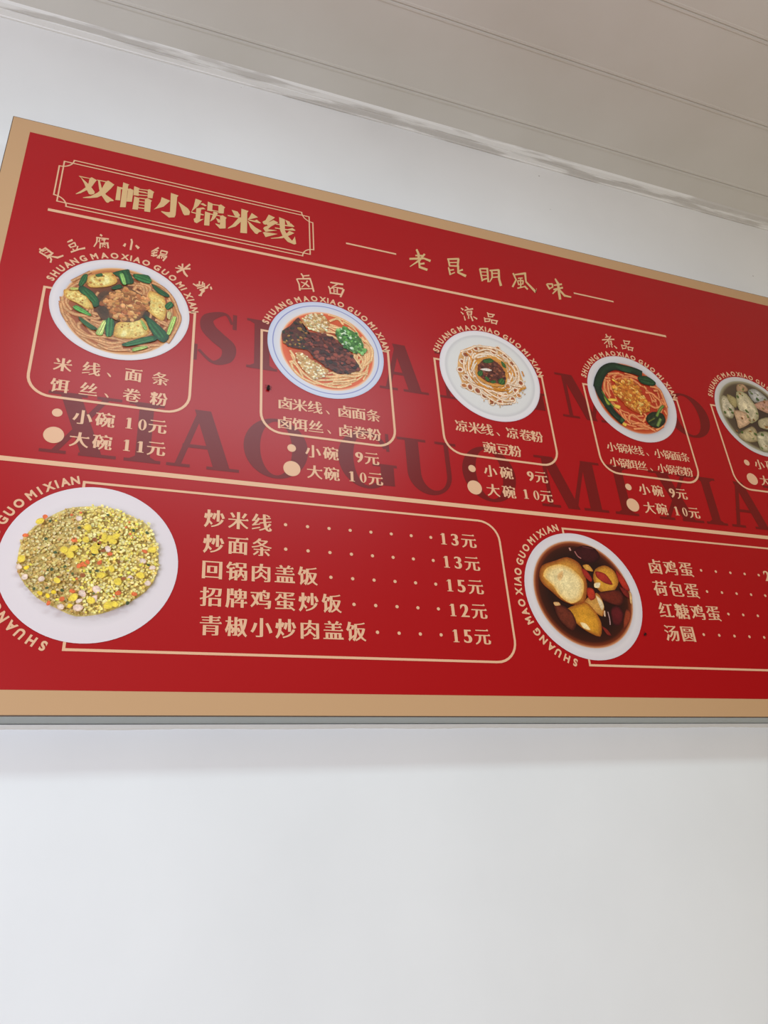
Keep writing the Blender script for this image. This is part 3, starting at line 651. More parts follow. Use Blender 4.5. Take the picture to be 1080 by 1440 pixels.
D2 = {'noodles': [('a',(3028,8572),480,820,60,36,(240,206,150),(218,140,80),170,330),('r',[(2330,8198),(2430,7966),(2673,7813),(3006,7824),(3310,8006),(3711,
8210)],49,(240,206,150),(218,140,80)),('r',[(2352,8355),(2513,8032),(2778,7882),(3180,7956),(3530,8098),(3755,8218)],49,(240,206,150),(218,140,80)),('r',
[(2432,8168),(2594,7947),(2880,7801),(3194,7783),(3434,7902)],48,(240,206,150),(218,140,80)),('r',[(2369,8055),(2531,7886),(2776,7782)],48,(240,206,150),
(218,140,80)),('r',[(3048,9056),(3221,8986),(3353,8960)],53,(240,206,150),(218,140,80)),('r',[(2914,8946),(3131,8912),(3259,8832)],52,(240,206,150),(218,
140,80)),('r',[(3139,9131),(3316,9143)],53,(240,206,150),(218,140,80)),('r',[(3514,8644),(3662,8515),(3673,8306),(3600,8189)],51,(240,206,150),(218,140,
80)),('r',[(3558,8626),(3733,8582),(3698,8364)],52,(240,206,150),(218,140,80)),('r',[(3466,8555),(3589,8395),(3649,8276)],52,(240,206,150),(218,140,80)),
('r',[(3688,8978),(3837,8818),(3843,8551),(3720,8368)],52,(240,206,150),(218,140,80)),('r',[(3755,8964),(3877,8746),(3839,8497)],53,(240,206,150),(218,
140,80)),('r',[(3077,9254),(3236,9346),(3342,9232)],54,(240,206,150),(218,140,80)),('r',[(3138,7974),(3423,8129),(3752,8166)],50,(240,206,150),(218,140,
80)),('r',[(3099,8068),(3441,8056),(3709,8183)],50,(240,206,150),(218,140,80)),('r',[(3002,8992),(3178,9003),(3262,8913)],52,(240,206,150),(218,140,80)),
('r',[(2332,8428),(2413,8265),(2350,8126)],48,(240,206,150),(218,140,80)),('r',[(2350,8202),(2472,8074),(2551,7889)],48,(240,206,150),(218,140,80)),('r',
[(3093,7890),(3306,7929),(3526,8020)],50,(240,206,150),(218,140,80)),('r',[(3011,7975),(3312,8057),(3485,8064)],50,(240,206,150),(218,140,80))],'crushed_peanuts': [[('p',
[(2564,9192),(2707,9335),(2949,9391),(3054,9222),(3025,9024),(2870,8936),(2657,8997),(2573,9086)],(206,164,104),(196,120,66)),('s',[(2564,9192),(2707,9335),
(2949,9391),(3054,9222),(3025,9024),(2870,8936),(2657,8997),(2573,9086)],140,(34,65),[(236,208,156),(214,172,108),(246,228,188),(196,146,84)])],[('p',[(2435,
8372),(2540,8419),(2788,8237),(3016,8129),(2948,7964),(2757,7865),(2615,7976),(2474,8176)],(206,164,104),(196,120,66)),('s',[(2435,8372),(2540,8419),(2788,
8237),(3016,8129),(2948,7964),(2757,7865),(2615,7976),(2474,8176)],120,(33,61),[(236,208,156),(214,172,108),(246,228,188),(196,146,84)])]],'mince': [('p',
[(2190,8814),(2337,8980),(2489,9203),(2572,9059),(2655,8916),(2913,8919),(3128,8858),(3340,8688),(3466,8555),(3604,8267),(3401,8125),(3184,8071),(2976,
8197),(2769,8336),(2646,8492),(2374,8488),(2209,8583)],(84,38,32),(96,44,34)),('s',[(2190,8814),(2359,8984),(2489,9203),(2561,9056),(2655,8916),(2647,8519),
(2374,8488),(2209,8583)],90,(38,82),[(62,44,34),(52,50,36),(92,62,38),(170,118,52),(44,36,30)]),('s',[(2612,8880),(2913,8919),(3128,8858),(3340,8688),(3466,
8555),(3604,8267),(3401,8125),(3184,8071),(2976,8197),(2769,8336),(2626,8514)],170,(49,107),[(156,74,54),(132,58,44),(92,42,34),(112,50,38),(66,34,30),
(140,62,46),(52,30,28),(104,44,36)])],'scallions': [('p',[(3179,9031),(3361,9153),(3581,9064),(3703,8845),(3670,8649),(3468,8608),(3342,8715),(3236,8800)],
(72,118,52),(86,110,50)),('s',[(3158,9053),(3385,9186),(3581,9064),(3703,8845),(3759,8641),(3644,8591),(3468,8608),(3340,8688),(3236,8800)],120,(40,86),
[(92,150,62),(142,190,112),(62,112,48),(204,220,180),(110,170,80),(48,88,40)])]}
D3 = {'noodles': [('p',[(5591,8655),(5709,9090),(6063,9312),(6378,9352),(6673,9237),(6911,9033),(6994,8727),(6997,8484),(6715,8125),(6388,7976),(6180,8010),
(5984,8115),(5702,8205),(5626,8424)],(190,116,56),(222,170,110)),('a',(6318,8649),260,560,100,47,(246,236,218),(222,166,110)),('a',(6318,8649),240,520,
22,26,(224,160,60),(204,124,46)),('o',[(5810,9037),(5722,8848),(5642,8641),(5736,8468),(5803,8258),(5954,8203),(6089,8110),(6220,7994),(6394,8012),(6692,
8121),(6943,8559),(6797,8352),(6053,9235),(6451,9241),(6684,9163),(6817,9015),(6891,8782)],72,36,(244,232,214),(220,164,110),(150,66,44)),('o',[(5679,8270),
(5908,9130),(6169,9284),(6632,8419),(6418,8168),(6551,8191),(6844,8242),(6555,9338)],60,23,(244,232,216),(224,170,120),(188,110,56)),('r',[(5709,9090),
(5893,9177),(6060,9286),(6285,9320)],51,(244,228,204),(220,150,84)),('r',[(6285,9320),(6551,9312),(6792,9135),(6931,8888),(6907,8614)],53,(244,228,204),
(220,150,84)),('r',[(6672,9086),(6843,8896),(6847,8651),(6685,8476)],51,(244,228,204),(220,150,84)),('r',[(5892,9004),(5830,8701),(5885,8472),(6036,8335)],
49,(244,228,204),(220,150,84)),('r',[(5991,9098),(5887,8808),(5942,8578)],50,(244,228,204),(220,150,84)),('r',[(5659,8525),(5788,8384),(5967,8299),(6256,
8233)],49,(244,228,204),(220,150,84)),('r',[(6260,8257),(6507,8183),(6735,8246),(6896,8418)],50,(244,228,204),(220,150,84)),('r',[(6091,8274),(6245,8161),
(6488,8063),(6711,8101)],49,(244,228,204),(220,150,84)),('r',[(6602,8509),(6772,8468),(7038,8468)],51,(244,228,204),(220,150,84)),('r',[(6721,8971),(6803,
8789),(6701,8576)],51,(244,228,204),(220,150,84)),('r',[(6087,9167),(6321,9265),(6535,9208)],52,(244,228,204),(220,150,84)),('r',[(6034,8170),(6187,8058),
(6388,7976),(6654,8021)],49,(244,228,204),(220,150,84)),('r',[(5781,8982),(5731,8754),(5749,8566)],49,(244,228,204),(220,150,84)),('r',[(6577,9192),(6737,
9074),(6750,8878)],52,(244,228,204),(220,150,84)),('r',[(5816,9087),(5926,8937),(5849,8680)],30,(216,150,48),(200,110,40)),('r',[(5977,8371),(6179,8290),
(6441,8313),(6628,8394)],30,(216,150,48),(200,110,40)),('r',[(6683,9013),(6792,8861),(6832,8697)],31,(216,150,48),(200,110,40)),('r',[(6274,8354),(6437,
8289),(6638,8324)],30,(216,150,48),(200,110,40)),('r',[(5848,8513),(5974,8347),(6142,8330)],29,(216,150,48),(200,110,40)),('r',[(7016,8855),(7040,8736)],
31,(216,150,48),(200,110,40)),('r',[(6865,8365),(7038,8468)],31,(216,150,48),(200,110,40)),('s',[(6978,8897),(7096,8796),(7080,8451),(6891,8132),(6695,
8004),(6484,7900),(6163,7892),(5986,7977),(5977,8068),(6301,7961),(6707,8077),(6951,8476)],26,(14,33),[(206,140,50),(220,170,90),(160,90,40)])],'topping': [('p',
[(5991,8780),(6178,9037),(6405,9082),(6633,8979),(6680,8717),(6568,8431),(6318,8362),(6090,8415),(5960,8558)],(196,100,44),(214,150,70)),('p',[(6035,8789),
(6194,8991),(6374,9027),(6552,8889),(6615,8730),(6572,8456),(6374,8444),(6200,8436),(6026,8570)],(92,48,40),(110,62,42)),('s',[(6035,8789),(6194,8991),
(6374,9027),(6552,8889),(6615,8730),(6572,8456),(6374,8444),(6200,8436),(6026,8570)],80,(43,96),[(104,52,46),(136,78,66),(74,38,34),(120,60,44),(160,90,
60)])],'greens': [('l',[(6167,8961),(6333,9043),(6412,8985),(6314,8916),(6181,8902)],(62,98,48),(38,58,34)),('l',[(6003,8638),(6110,8706),(6114,8587),(6023,
8546)],(62,98,48),(38,58,34)),('l',[(6572,9016),(6652,8958),(6658,8860),(6586,8895)],(62,98,48),(38,58,34)),('l',[(6248,8468),(6363,8513),(6376,8456),(6284,
8422)],(62,98,48),(38,58,34)),('l',[(6430,8526),(6550,8596),(6572,8456),(6460,8435)],(62,98,48),(38,58,34)),('l',[(6155,8570),(6237,8538),(6224,8452),(6163,
8476)],(62,98,48),(38,58,34)),('p',[(6069,8722),(6206,8773),(6333,8749),(6261,8706),(6131,8705)],(238,226,214),(200,170,150))]}
D4 = {'greens': [('r',[(8759,8767),(8860,9014),(9057,9283),(9316,9428),(9587,9421),(9858,9401),(10029,9350)],195,(34,58,36),(26,36,26)),('r',[(8770,8815),(8805,
8595),(8902,8367),(9026,8167),(9198,7987)],176,(32,50,34),(24,34,26)),('p',[(9322,9453),(9672,9485),(9843,9434),(9675,9319),(9416,9376)],(42,76,48),(30,
48,32)),('l',[(9887,9252),(10138,9323),(10336,9192),(10233,9079),(9937,9096)],(40,70,40),(28,44,28)),('l',[(9801,8181),(10012,8372),(10285,8371),(10295,
8170),(10058,7977),(9866,8014)],(44,52,32),(30,34,24)),('p',[(8862,8605),(8907,8568),(8998,8405),(8902,8367)],(164,170,60),(90,110,40)),('p',[(8919,8259),
(9021,8144),(9122,8029),(9026,8079)],(60,76,60),(30,40,28)),('p',[(9184,8104),(9235,8047),(9172,7972),(9116,8006)],(56,90,50),(30,44,28)),('r',[(10097,
8273),(10248,8478),(10372,8591)],62,(132,150,66),(70,90,40)),('r',[(10048,8020),(10188,8231)],74,(136,152,80),(70,90,40)),('r',[(8850,8693),(8919,8525),
(9043,8324)],46,(90,120,50),(40,56,30)),('r',[(9845,8099),(10036,8218)],34,(120,120,50),(60,60,30))],'noodles': [('a',(9593,8670),480,820,34,43,(238,160,
100),(196,74,38)),('r',[(8949,9158),(9010,9088),(9167,9094)],68,(238,160,100),(196,74,38)),('r',[(8964,9079),(9056,9004),(9155,9046)],67,(238,160,100),
(196,74,38)),('r',[(9021,9044),(8952,8802),(9021,8588)],67,(238,160,100),(196,74,38)),('r',[(9062,9028),(9119,8901),(9113,8785)],67,(238,160,100),(196,
74,38)),('r',[(9068,8960),(9038,8749),(9050,8615)],67,(238,160,100),(196,74,38)),('r',[(9273,9160),(9385,9252),(9539,9234)],70,(238,160,100),(196,74,38)),
('r',[(9126,9203),(9436,9273)],70,(238,160,100),(196,74,38)),('r',[(8958,8510),(9181,8526)],67,(238,160,100),(196,74,38)),('r',[(9371,7981),(9396,8160),
(9523,8225),(9671,8116),(9794,8157)],67,(238,160,100),(196,74,38)),('r',[(9282,8230),(9309,8081),(9394,7984)],65,(238,160,100),(196,74,38)),('r',[(9191,
8304),(9236,8135),(9281,8054)],65,(238,160,100),(196,74,38)),('r',[(9687,8008),(9830,7964),(9968,7898)],67,(238,160,100),(196,74,38)),('r',[(9429,7870),
(9708,7924)],66,(238,160,100),(196,74,38)),('r',[(9991,8872),(10154,8877),(10341,8724),(10428,8623)],70,(238,160,100),(196,74,38)),('r',[(10160,9066),(10342,
9051),(10412,8970),(10439,8741),(10456,8559)],72,(238,160,100),(196,74,38)),('r',[(10017,8554),(10141,8506),(10299,8578),(10317,8720),(10206,8816)],69,
(238,160,100),(196,74,38)),('r',[(10123,8687),(10189,8675),(10209,8747)],70,(238,160,100),(196,74,38)),('r',[(9688,9191),(9847,9103),(9917,9022)],70,(238,
160,100),(196,74,38)),('r',[(9775,8333),(9837,8231),(9705,8077)],67,(238,160,100),(196,74,38)),('r',[(10362,8474),(10399,8367)],69,(238,160,100),(196,74,
38)),('r',[(9998,7924),(10220,8069)],68,(238,160,100),(196,74,38)),('r',[(9990,9035),(10042,8974)],70,(238,160,100),(196,74,38)),('r',[(9416,7988),(9606,
8040)],66,(238,160,100),(196,74,38)),('r',[(10223,8959),(10346,8981)],71,(238,160,100),(196,74,38)),('r',[(9226,9152),(9278,9092)],69,(238,160,100),(196,
74,38)),('p',[(9078,8418),(9238,8401),(9194,8316),(9080,8341)],(240,200,80),(210,140,50)),('p',[(9198,7987),(9277,7955),(9240,7895),(9172,7928)],(240,200,
80),(210,140,50)),('p',[(8964,8533),(9170,8569),(9178,8514),(8984,8481)],(240,200,80),(210,140,50)),('p',[(9184,9074),(9231,9083),(9283,9023),(9216,9022)],
(240,200,80),(210,140,50))],'mince': [('p',[(9490,9131),(9699,9146),(9827,9029),(9881,8806),(10013,8622),(9977,8411),(9716,8278),(9467,8350),(9313,8526),
(9153,8679),(9171,8841),(9330,9031)],(196,108,38),(180,70,30)),('s',[(9493,9143),(9702,9158),(9827,9029),(9881,8806),(10025,8624),(9989,8413),(9716,8278),
(9467,8350),(9313,8526),(9142,8677),(9160,8839),(9330,9031)],210,(49,112),[(230,156,62),(208,124,44),(244,186,96),(184,90,32),(222,140,52)])]}
D5 = {'wontons': [[('p',[(12080,9107),(12201,9193),(12342,9100),(12389,8843),(12223,8571),(12013,8618),(12007,8806)],(206,188,156),(130,116,80)),('m',[(12080,
9107),(12201,9193),(12342,9100),(12389,8843),(12223,8571),(12013,8618),(12007,8806)],16,(166,480),[(234,214,177),(185,169,140),(218,199,165),(164,150,124)],
(206,188,156)),('s',[(12080,9107),(12201,9193),(12342,9100),(12389,8843),(12223,8571),(12013,8618),(12007,8806)],3,(26,63),((150,110,60),(110,120,60)),
0.8)],[('p',[(12306,9245),(12565,9139),(12438,8884),(12292,9009)],(170,150,100),(120,100,60)),('m',[(12306,9245),(12565,9139),(12438,8884),(12292,9009)],
16,(169,489),[(193,170,113),(153,135,90),(180,159,106),(136,120,80)],(170,150,100)),('s',[(12306,9245),(12565,9139),(12438,8884),(12292,9009)],3,(26,64),
((150,110,60),(110,120,60)),0.8)],[('p',[(12703,9571),(12920,9628),(12999,9452),(12643,9355)],(190,150,112),(120,90,60)),('m',[(12703,9571),(12920,9628),
(12999,9452),(12643,9355)],16,(175,505),[(216,170,127),(171,135,100),(201,159,118),(152,120,89)],(190,150,112)),('s',[(12703,9571),(12920,9628),(12999,
9452),(12643,9355)],3,(27,66),((150,110,60),(110,120,60)),0.8)],[('p',[(12973,9431),(13251,9549),(13524,9269),(13060,9139)],(184,176,166),(120,116,100)),
('m',[(12973,9431),(13251,9549),(13524,9269),(13060,9139)],16,(177,509),[(209,200,189),(165,158,149),(195,186,175),(147,140,132)],(184,176,166)),('s',[(12973,
9431),(13251,9549),(13524,9269),(13060,9139)],3,(27,67),((150,110,60),(110,120,60)),0.8)],[('p',[(13021,9082),(13533,9288),(13434,8898),(13099,8961)],(206,
152,124),(150,108,84)),('m',[(13021,9082),(13533,9288),(13434,8898),(13099,8961)],16,(174,504),[(234,173,141),(185,136,111),(218,161,131),(164,121,99)],
(206,152,124)),('s',[(13021,9082),(13533,9288),(13434,8898),(13099,8961)],3,(27,66),((150,110,60),(110,120,60)),0.8)],[('p',[(12225,8143),(12708,8437),
(12815,8308),(12755,8059),(12395,7987)],(184,162,120),(130,108,72)),('m',[(12225,8143),(12708,8437),(12815,8308),(12755,8059),(12395,7987)],16,(163,473),
[(209,184,136),(165,145,108),(195,171,127),(147,129,96)],(184,162,120)),('s',[(12225,8143),(12708,8437),(12815,8308),(12755,8059),(12395,7987)],3,(26,62),
((150,110,60),(110,120,60)),0.8)],[('p',[(12978,8642),(13346,8767),(13322,8433),(12954,8442)],(196,176,138),(130,116,80)),('m',[(12978,8642),(13346,8767),
(13322,8433),(12954,8442)],16,(170,491),[(223,200,157),(176,158,124),(207,186,146),(156,140,110)],(196,176,138)),('s',[(12978,8642),(13346,8767),(13322,
8433),(12954,8442)],3,(27,64),((150,110,60),(110,120,60)),0.8)],[('p',[(12778,8254),(13161,8344),(13206,7965),(12948,7817),(12737,7837)],(196,180,146),
(130,120,84)),('m',[(12778,8254),(13161,8344),(13206,7965),(12948,7817),(12737,7837)],16,(165,476),[(223,205,166),(176,162,131),(207,190,154),(156,144,
116)],(196,180,146)),('s',[(12778,8254),(13161,8344),(13206,7965),(12948,7817),(12737,7837)],3,(26,62),((150,110,60),(110,120,60)),0.8)],[('p',[(12605,
9349),(12888,9347),(13056,8987),(12991,8677),(12648,8508),(12493,8893)],(214,194,156),(150,138,96)),('m',[(12605,9349),(12888,9347),(13056,8987),(12991,
8677),(12648,8508),(12493,8893)],16,(171,493),[(243,221,177),(192,174,140),(226,205,165),(171,155,124)],(214,194,156)),('s',[(12605,9349),(12888,9347),
(13056,8987),(12991,8677),(12648,8508),(12493,8893)],3,(27,65),((150,110,60),(110,120,60)),0.8)],[('p',[(12339,8802),(12683,8792),(12734,8555),(12317,8313),
(12313,8537)],(212,170,132),(160,124,90)),('m',[(12339,8802),(12683,8792),(12734,8555),(12317,8313),(12313,8537)],16,(166,480),[(241,193,150),(190,153,
118),(224,180,139),(169,136,105)],(212,170,132)),('s',[(12339,8802),(12683,8792),(12734,8555),(12317,8313),(12313,8537)],3,(26,63),((150,110,60),(110,120,
60)),0.8)],[('p',[(13594,9213),(13811,9024),(13855,8735),(13597,8673),(13472,8904)],(196,180,140),(140,116,80)),('m',[(13594,9213),(13811,9024),(13855,
8735),(13597,8673),(13472,8904)],16,(177,509),[(223,205,159),(176,162,126),(207,190,148),(156,144,112)],(196,180,140)),('s',[(13594,9213),(13811,9024),
(13855,8735),(13597,8673),(13472,8904)],3,(28,67),((150,110,60),(110,120,60)),0.8)],[('p',[(13478,8556),(13849,8638),(13737,8290),(13446,8079),(13342,8306)],
(200,172,130),(140,116,80)),('m',[(13478,8556),(13849,8638),(13737,8290),(13446,8079),(13342,8306)],16,(172,495),[(227,196,148),(180,154,117),(212,182,
137),(160,137,104)],(200,172,130)),('s',[(13478,8556),(13849,8638),(13737,8290),(13446,8079),(13342,8306)],3,(26,65),((150,110,60),(110,120,60)),0.8)]],
'scallions': [('b',[(12591,9211),(12727,8816),(12269,8725),(12353,8222),(12051,8703),(13060,9377),(12734,8232),(12931,8245),(12236,8801),(12703,8845),(13767,
8868),(13682,8439)],84,(92,110,50),(60,76,34)),('b',[(13168,9234)],105,(72,96,50),(50,70,36)),('b',[(12496,8615),(13349,9188),(12828,8618),(12210,8236),
(13626,8745)],56,(150,92,44),(120,80,44))]}
D6 = {'rice': [('p',[(-1381,4037),(-1376,4430),(-1204,4700),(-872,4969),(-436,5042),(-63,4945),(225,4810),(361,4528),(409,4167),(336,3908),(194,3726),(-32,3567),
(-277,3448),(-585,3398),(-843,3501),(-1082,3628),(-1271,3829)],(214,184,104),(216,192,118)),('s',[(-1381,4037),(-1376,4430),(-1204,4700),(-870,4956),(-610,
4996),(-655,4596),(-732,4134),(-478,3759),(-442,3416),(-586,3409),(-844,3513),(-1082,3628),(-1271,3829)],1500,(21,50),[(224,196,114),(232,208,132),(204,
166,86),(214,174,98),(240,220,156)],0.84),('s',[(-720,4985),(-436,5042),(-63,4945),(225,4810),(361,4528),(409,4167),(336,3908),(194,3726),(-32,3567),(-277,
3448),(-483,3414),(-583,3947),(-725,4259),(-677,4594)],1700,(21,52),[(246,222,124),(250,226,96),(254,238,164),(238,206,104),(250,232,146)],0.86)],'diced_vegetables': [('b',
[(-791,4279),(-712,4335),(-436,4383),(-274,4526),(-188,4560),(-337,4495),(-1334,4137),(-576,4474),(-201,3535),(-118,3563),(-866,3855),(-1183,4702),(-632,
3630),(-419,3595),(301,4392),(-574,4656),(-209,4072),(-329,3964),(-743,4232),(-455,4356),(-836,4300),(-342,4546),(-225,4478),(-450,4306),(173,3998),(-104,
3880)],116,(244,214,74),(228,190,78)),('b',[(-726,4461),(-580,4108),(-520,4149),(-369,4148),(-1330,4472),(-773,3599),(-928,3532),(-662,3712),(-89,3722),
(118,3721),(-251,4283),(-1128,4772),(-619,4080),(201,4358)],79,(232,116,64),(214,96,50)),('b',[(-951,3636),(-670,3605),(-670,3510),(-1047,3666),(-1256,
4010),(-886,3687)],70,(248,214,56),(226,176,50)),('b',[(-936,4255),(-947,4007),(-1076,4444),(-457,4267),(29,4671),(214,4648),(42,3583),(-330,4877),(-1057,
4714),(-787,3717),(-1125,3720),(-975,3741),(-388,4022),(-682,4646)],51,(70,84,56),(90,96,56)),('b',[(-468,4483),(-343,4327),(-398,4438),(-562,3948),(-43,
3934)],71,(164,92,48),(150,96,56)),('s',[(-1321,4041),(-1163,4550),(-820,4895),(-381,4939),(162,4724),(318,4160),(81,3768),(-369,3526),(-915,3591)],40,
(24,51),[(232,116,64),(246,222,80),(150,100,52),(90,100,56)])],'shrimps': [('b',[(-535,3696),(-373,3766),(-564,3492),(-390,3620)],126,(240,212,192),(216,
170,140)),('b',[(-781,3493),(-1258,3878),(-1053,3867),(-1348,4015),(44,3952),(-698,4788),(321,4122),(190,4215),(282,3892),(-280,4358),(-564,3587)],92,(240,
216,196),(214,172,140))]}
D7 = {'poached_egg': [('p',[(6594,4458),(6690,4661),(6970,4771),(7227,4858),(7448,4762),(7521,4543),(7515,4300),(7396,4033),(7160,3978),(6943,4051),(6786,4190),
(6647,4310)],(218,150,58),(140,62,22)),('p',[(6676,4463),(6777,4623),(7029,4708),(7257,4658),(7452,4450),(7432,4251),(7322,4072),(7118,3997),(6932,4114),
(6830,4300)],(244,220,160),(228,172,84)),('p',[(6969,4527),(7090,4602),(7079,4491),(6987,4386),(6939,4437)],(226,172,104),(238,208,150))],'egg_piece': [[('p',
[(7771,4673),(7989,4757),(8164,4655),(8202,4454),(8043,4266),(7858,4211),(7731,4291),(7679,4487)],(224,158,52),(150,80,30)),('p',[(7656,4177),(7819,4253),
(8174,4296),(8230,4123),(8101,4007),(7870,4059)],(110,36,24),(60,20,18))],[('p',[(7384,4033),(7691,4223),(7786,4011),(7710,3794),(7542,3892)],(212,152,
72),(160,90,36)),('p',[(7156,3956),(7432,4035),(7585,3872),(7655,3665),(7577,3433),(7318,3526),(7139,3662),(6969,3842)],(218,150,42),(150,74,26)),('p',
[(6794,4000),(7090,3869),(7158,3643),(7038,3514),(6828,3710)],(112,46,30),(62,22,18)),('p',[(7233,3667),(7346,3651),(7414,3540),(7280,3565)],(240,214,160),
(220,170,90)),('p',[(6783,4000),(6887,4005),(6911,3954),(6805,3938)],(226,180,120),(180,110,60)),('p',[(7656,4177),(7758,4096),(7780,3968),(7711,3900)],
(240,214,170),(210,160,90))]],'red_dates': [('p',[(7392,5008),(7625,5120),(7863,5070),(7921,4889),(7697,4781),(7469,4854)],(66,18,22),(40,10,14)),('p',
[(7912,3932),(8076,4005),(8162,3858),(8038,3660),(7897,3675)],(98,24,28),(54,14,18)),('p',[(8234,3948),(8323,3910),(8252,3734),(8090,3578),(8140,3771)],
(150,60,34),(90,30,22)),('r',[(7412,4987),(7454,4899),(7518,4858)],31,(190,120,110),(90,30,30)),('r',[(7595,5094),(7812,5065)],24,(110,50,50),(60,20,22)),
('r',[(7840,3885),(7845,3758),(7831,3651)],26,(200,160,150),(80,26,26)),('r',[(7315,5047),(7328,4991)],41,(230,170,150),(120,60,50)),('r',[(7772,3903),
(7758,3796)],39,(236,206,170),(150,90,60)),('p',[(7645,3622),(7750,3564),(7809,3462),(7727,3470)],(140,40,30),(80,20,20))],'goji_berries': [('p',[(7475,
4663),(7566,4636),(7654,4485),(7614,4416),(7504,4520)],(172,44,34),(120,24,22)),('p',[(7760,4627),(7950,4595),(8064,4401),(7906,4413),(7759,4515)],(176,
48,36),(120,26,22)),('p',[(7515,4300),(7632,4285),(7646,4133),(7536,4073),(7485,4168)],(190,54,32),(130,28,20)),('p',[(8196,4680),(8334,4531),(8403,4310),
(8281,4325),(8201,4499)],(184,48,32),(120,26,20)),('p',[(8192,4364),(8326,4306),(8362,4152),(8253,4212)],(130,34,28),(80,20,20)),('p',[(7683,4399),(7809,
4418),(7761,4315),(7665,4320)],(242,222,180),(220,170,100)),('p',[(7513,4722),(7639,4742),(7710,4623),(7566,4636)],(220,160,70),(170,100,40)),('p',[(8384,
4287),(8417,4222),(8370,4043),(8344,4085)],(226,180,120),(180,110,60))]}


def P1(pts): return [(a / 10000.0, b / 10000.0) for a, b in pts]

# ---- headline ------------------------------------------------------
def traced(name, polys, col, label=None):
    pr = Print(L_RULE)
    for q in polys: pr.poly(P1(q), col); pr.up(0.2)
    return pr.build(name, board, label)
HEAD_CUTS = (0, 6, 21, 24, 38, 45, 53)
for i, j in zip(HEAD_CUTS, HEAD_CUTS[1:]): traced('headline_character', TITLE[i:j], TITLE_INK)
SLOGAN_CUTS = (0, 6, 15, 26, 37, 46); H1_CUTS = (0, 10, 18, 32, 35, 51, 57, 68); H2_CUTS = (0, 8, 18); H3_CUTS = (0, 13, 25); H4_CUTS = (0, 13, 25)

def arc(cx, cy, r, t0, t1, n=8):
    return [(cx + r * math.cos(math.radians(t0 + (t1 - t0) * i / n)), cy + r * math.sin(math.radians(t0 + (t1 - t0) * i / n))) for i in range(n + 1)]
pr = Print(L_RULE)
l, r, t, b, nt_ = -0.1798, 0.2826, 1.1948, 1.0770, 0.0222
pts = arc(l, t, nt_, 0, -90) + arc(l, b, nt_, 90, 0) + arc(r, b, nt_, 180, 90) + arc(r, t, nt_, 270, 180)
pr.line(pts, 0.0024, CREAM, True); pr.up()
pr.line([(-0.1731, 1.1868), (-0.1731, 1.0851), (0.2753, 1.0851), (0.2753, 1.1868)], 0.0024, CREAM, True)
pr.build('headline_frame', board, 'double-line frame with notched corners')
for x0, x1 in ((0.3495, 0.4558), (0.8761, 0.9814)):
    pr = Print(L_RULE); pr.line([(x0, 1.1363), (x1, 1.1363)], 0.0042, CREAM); pr.build('dash', board)
pr = Print(L_RULE); pr.line([(-0.1843, 1.0612), (1.1050, 1.0628)], 0.0062, CREAM); pr.build('rule', board, 'thin gold rule under the headline')
pr = Print(L_RULE); pr.line([(BL + IN, 0.5672), (BR - IN, 0.5672)], 0.0078, CREAM); pr.build('rule', board, 'thick gold rule between upper and lower dishes')

# ---- faint background lettering -----------------------------------
H = 0.1078; TK, TN, SF = 0.0235, 0.0085, 0.0055
def rect(pr, x0, x1, y0, y1): pr.poly([(x0, y0), (x1, y0), (x1, y1), (x0, y1)], RED_DARK)
def diag(pr, xb, yb, xt, yt, w): pr.poly([(xb - w / 2, yb), (xb + w / 2, yb), (xt + w / 2, yt), (xt - w / 2, yt)], RED_DARK)
def ring(pr, cx, cy, rx, ry, tw, th, a0=0, a1=360, n=48):
    vs = []; fs = []
    m_ = n if a1 - a0 < 360 else n - 1
    for i in range(n + 1):
        t = math.radians(a0 + (a1 - a0) * i / n); vs += [(cx + rx * math.cos(t), cy + ry * math.sin(t)), (cx + (rx - tw) * math.cos(t), cy + (ry - th) * math.sin(t))]
    for i in range(n): fs.append((2 * i, 2 * i + 2, 2 * i + 3, 2 * i + 1))
    pr.add(vs, fs, RED_DARK); pr.up(0.15)
def stem(pr, xc, y0, w, sw, top=True, bottom=True):
    rect(pr, xc - w / 2, xc + w / 2, y0, y0 + H)
    if bottom: rect(pr, xc - sw / 2, xc + sw / 2, y0, y0 + SF); pr.poly([(xc - w / 2 - 0.008, y0 + SF), (xc + w / 2 + 0.008, y0 + SF), (xc + w / 2, y0 + SF + 0.005), (xc - w / 2, y0 + SF + 0.005)], RED_DARK)
    if top: rect(pr, xc - sw / 2, xc + sw / 2, y0 + H - SF, y0 + H); pr.poly([(xc - w / 2 - 0.008, y0 + H - SF), (xc - w / 2, y0 + H - SF - 0.005), (xc + w / 2, y0 + H - SF - 0.005), (xc + w / 2 + 0.008, y0 + H - SF)], RED_DARK)
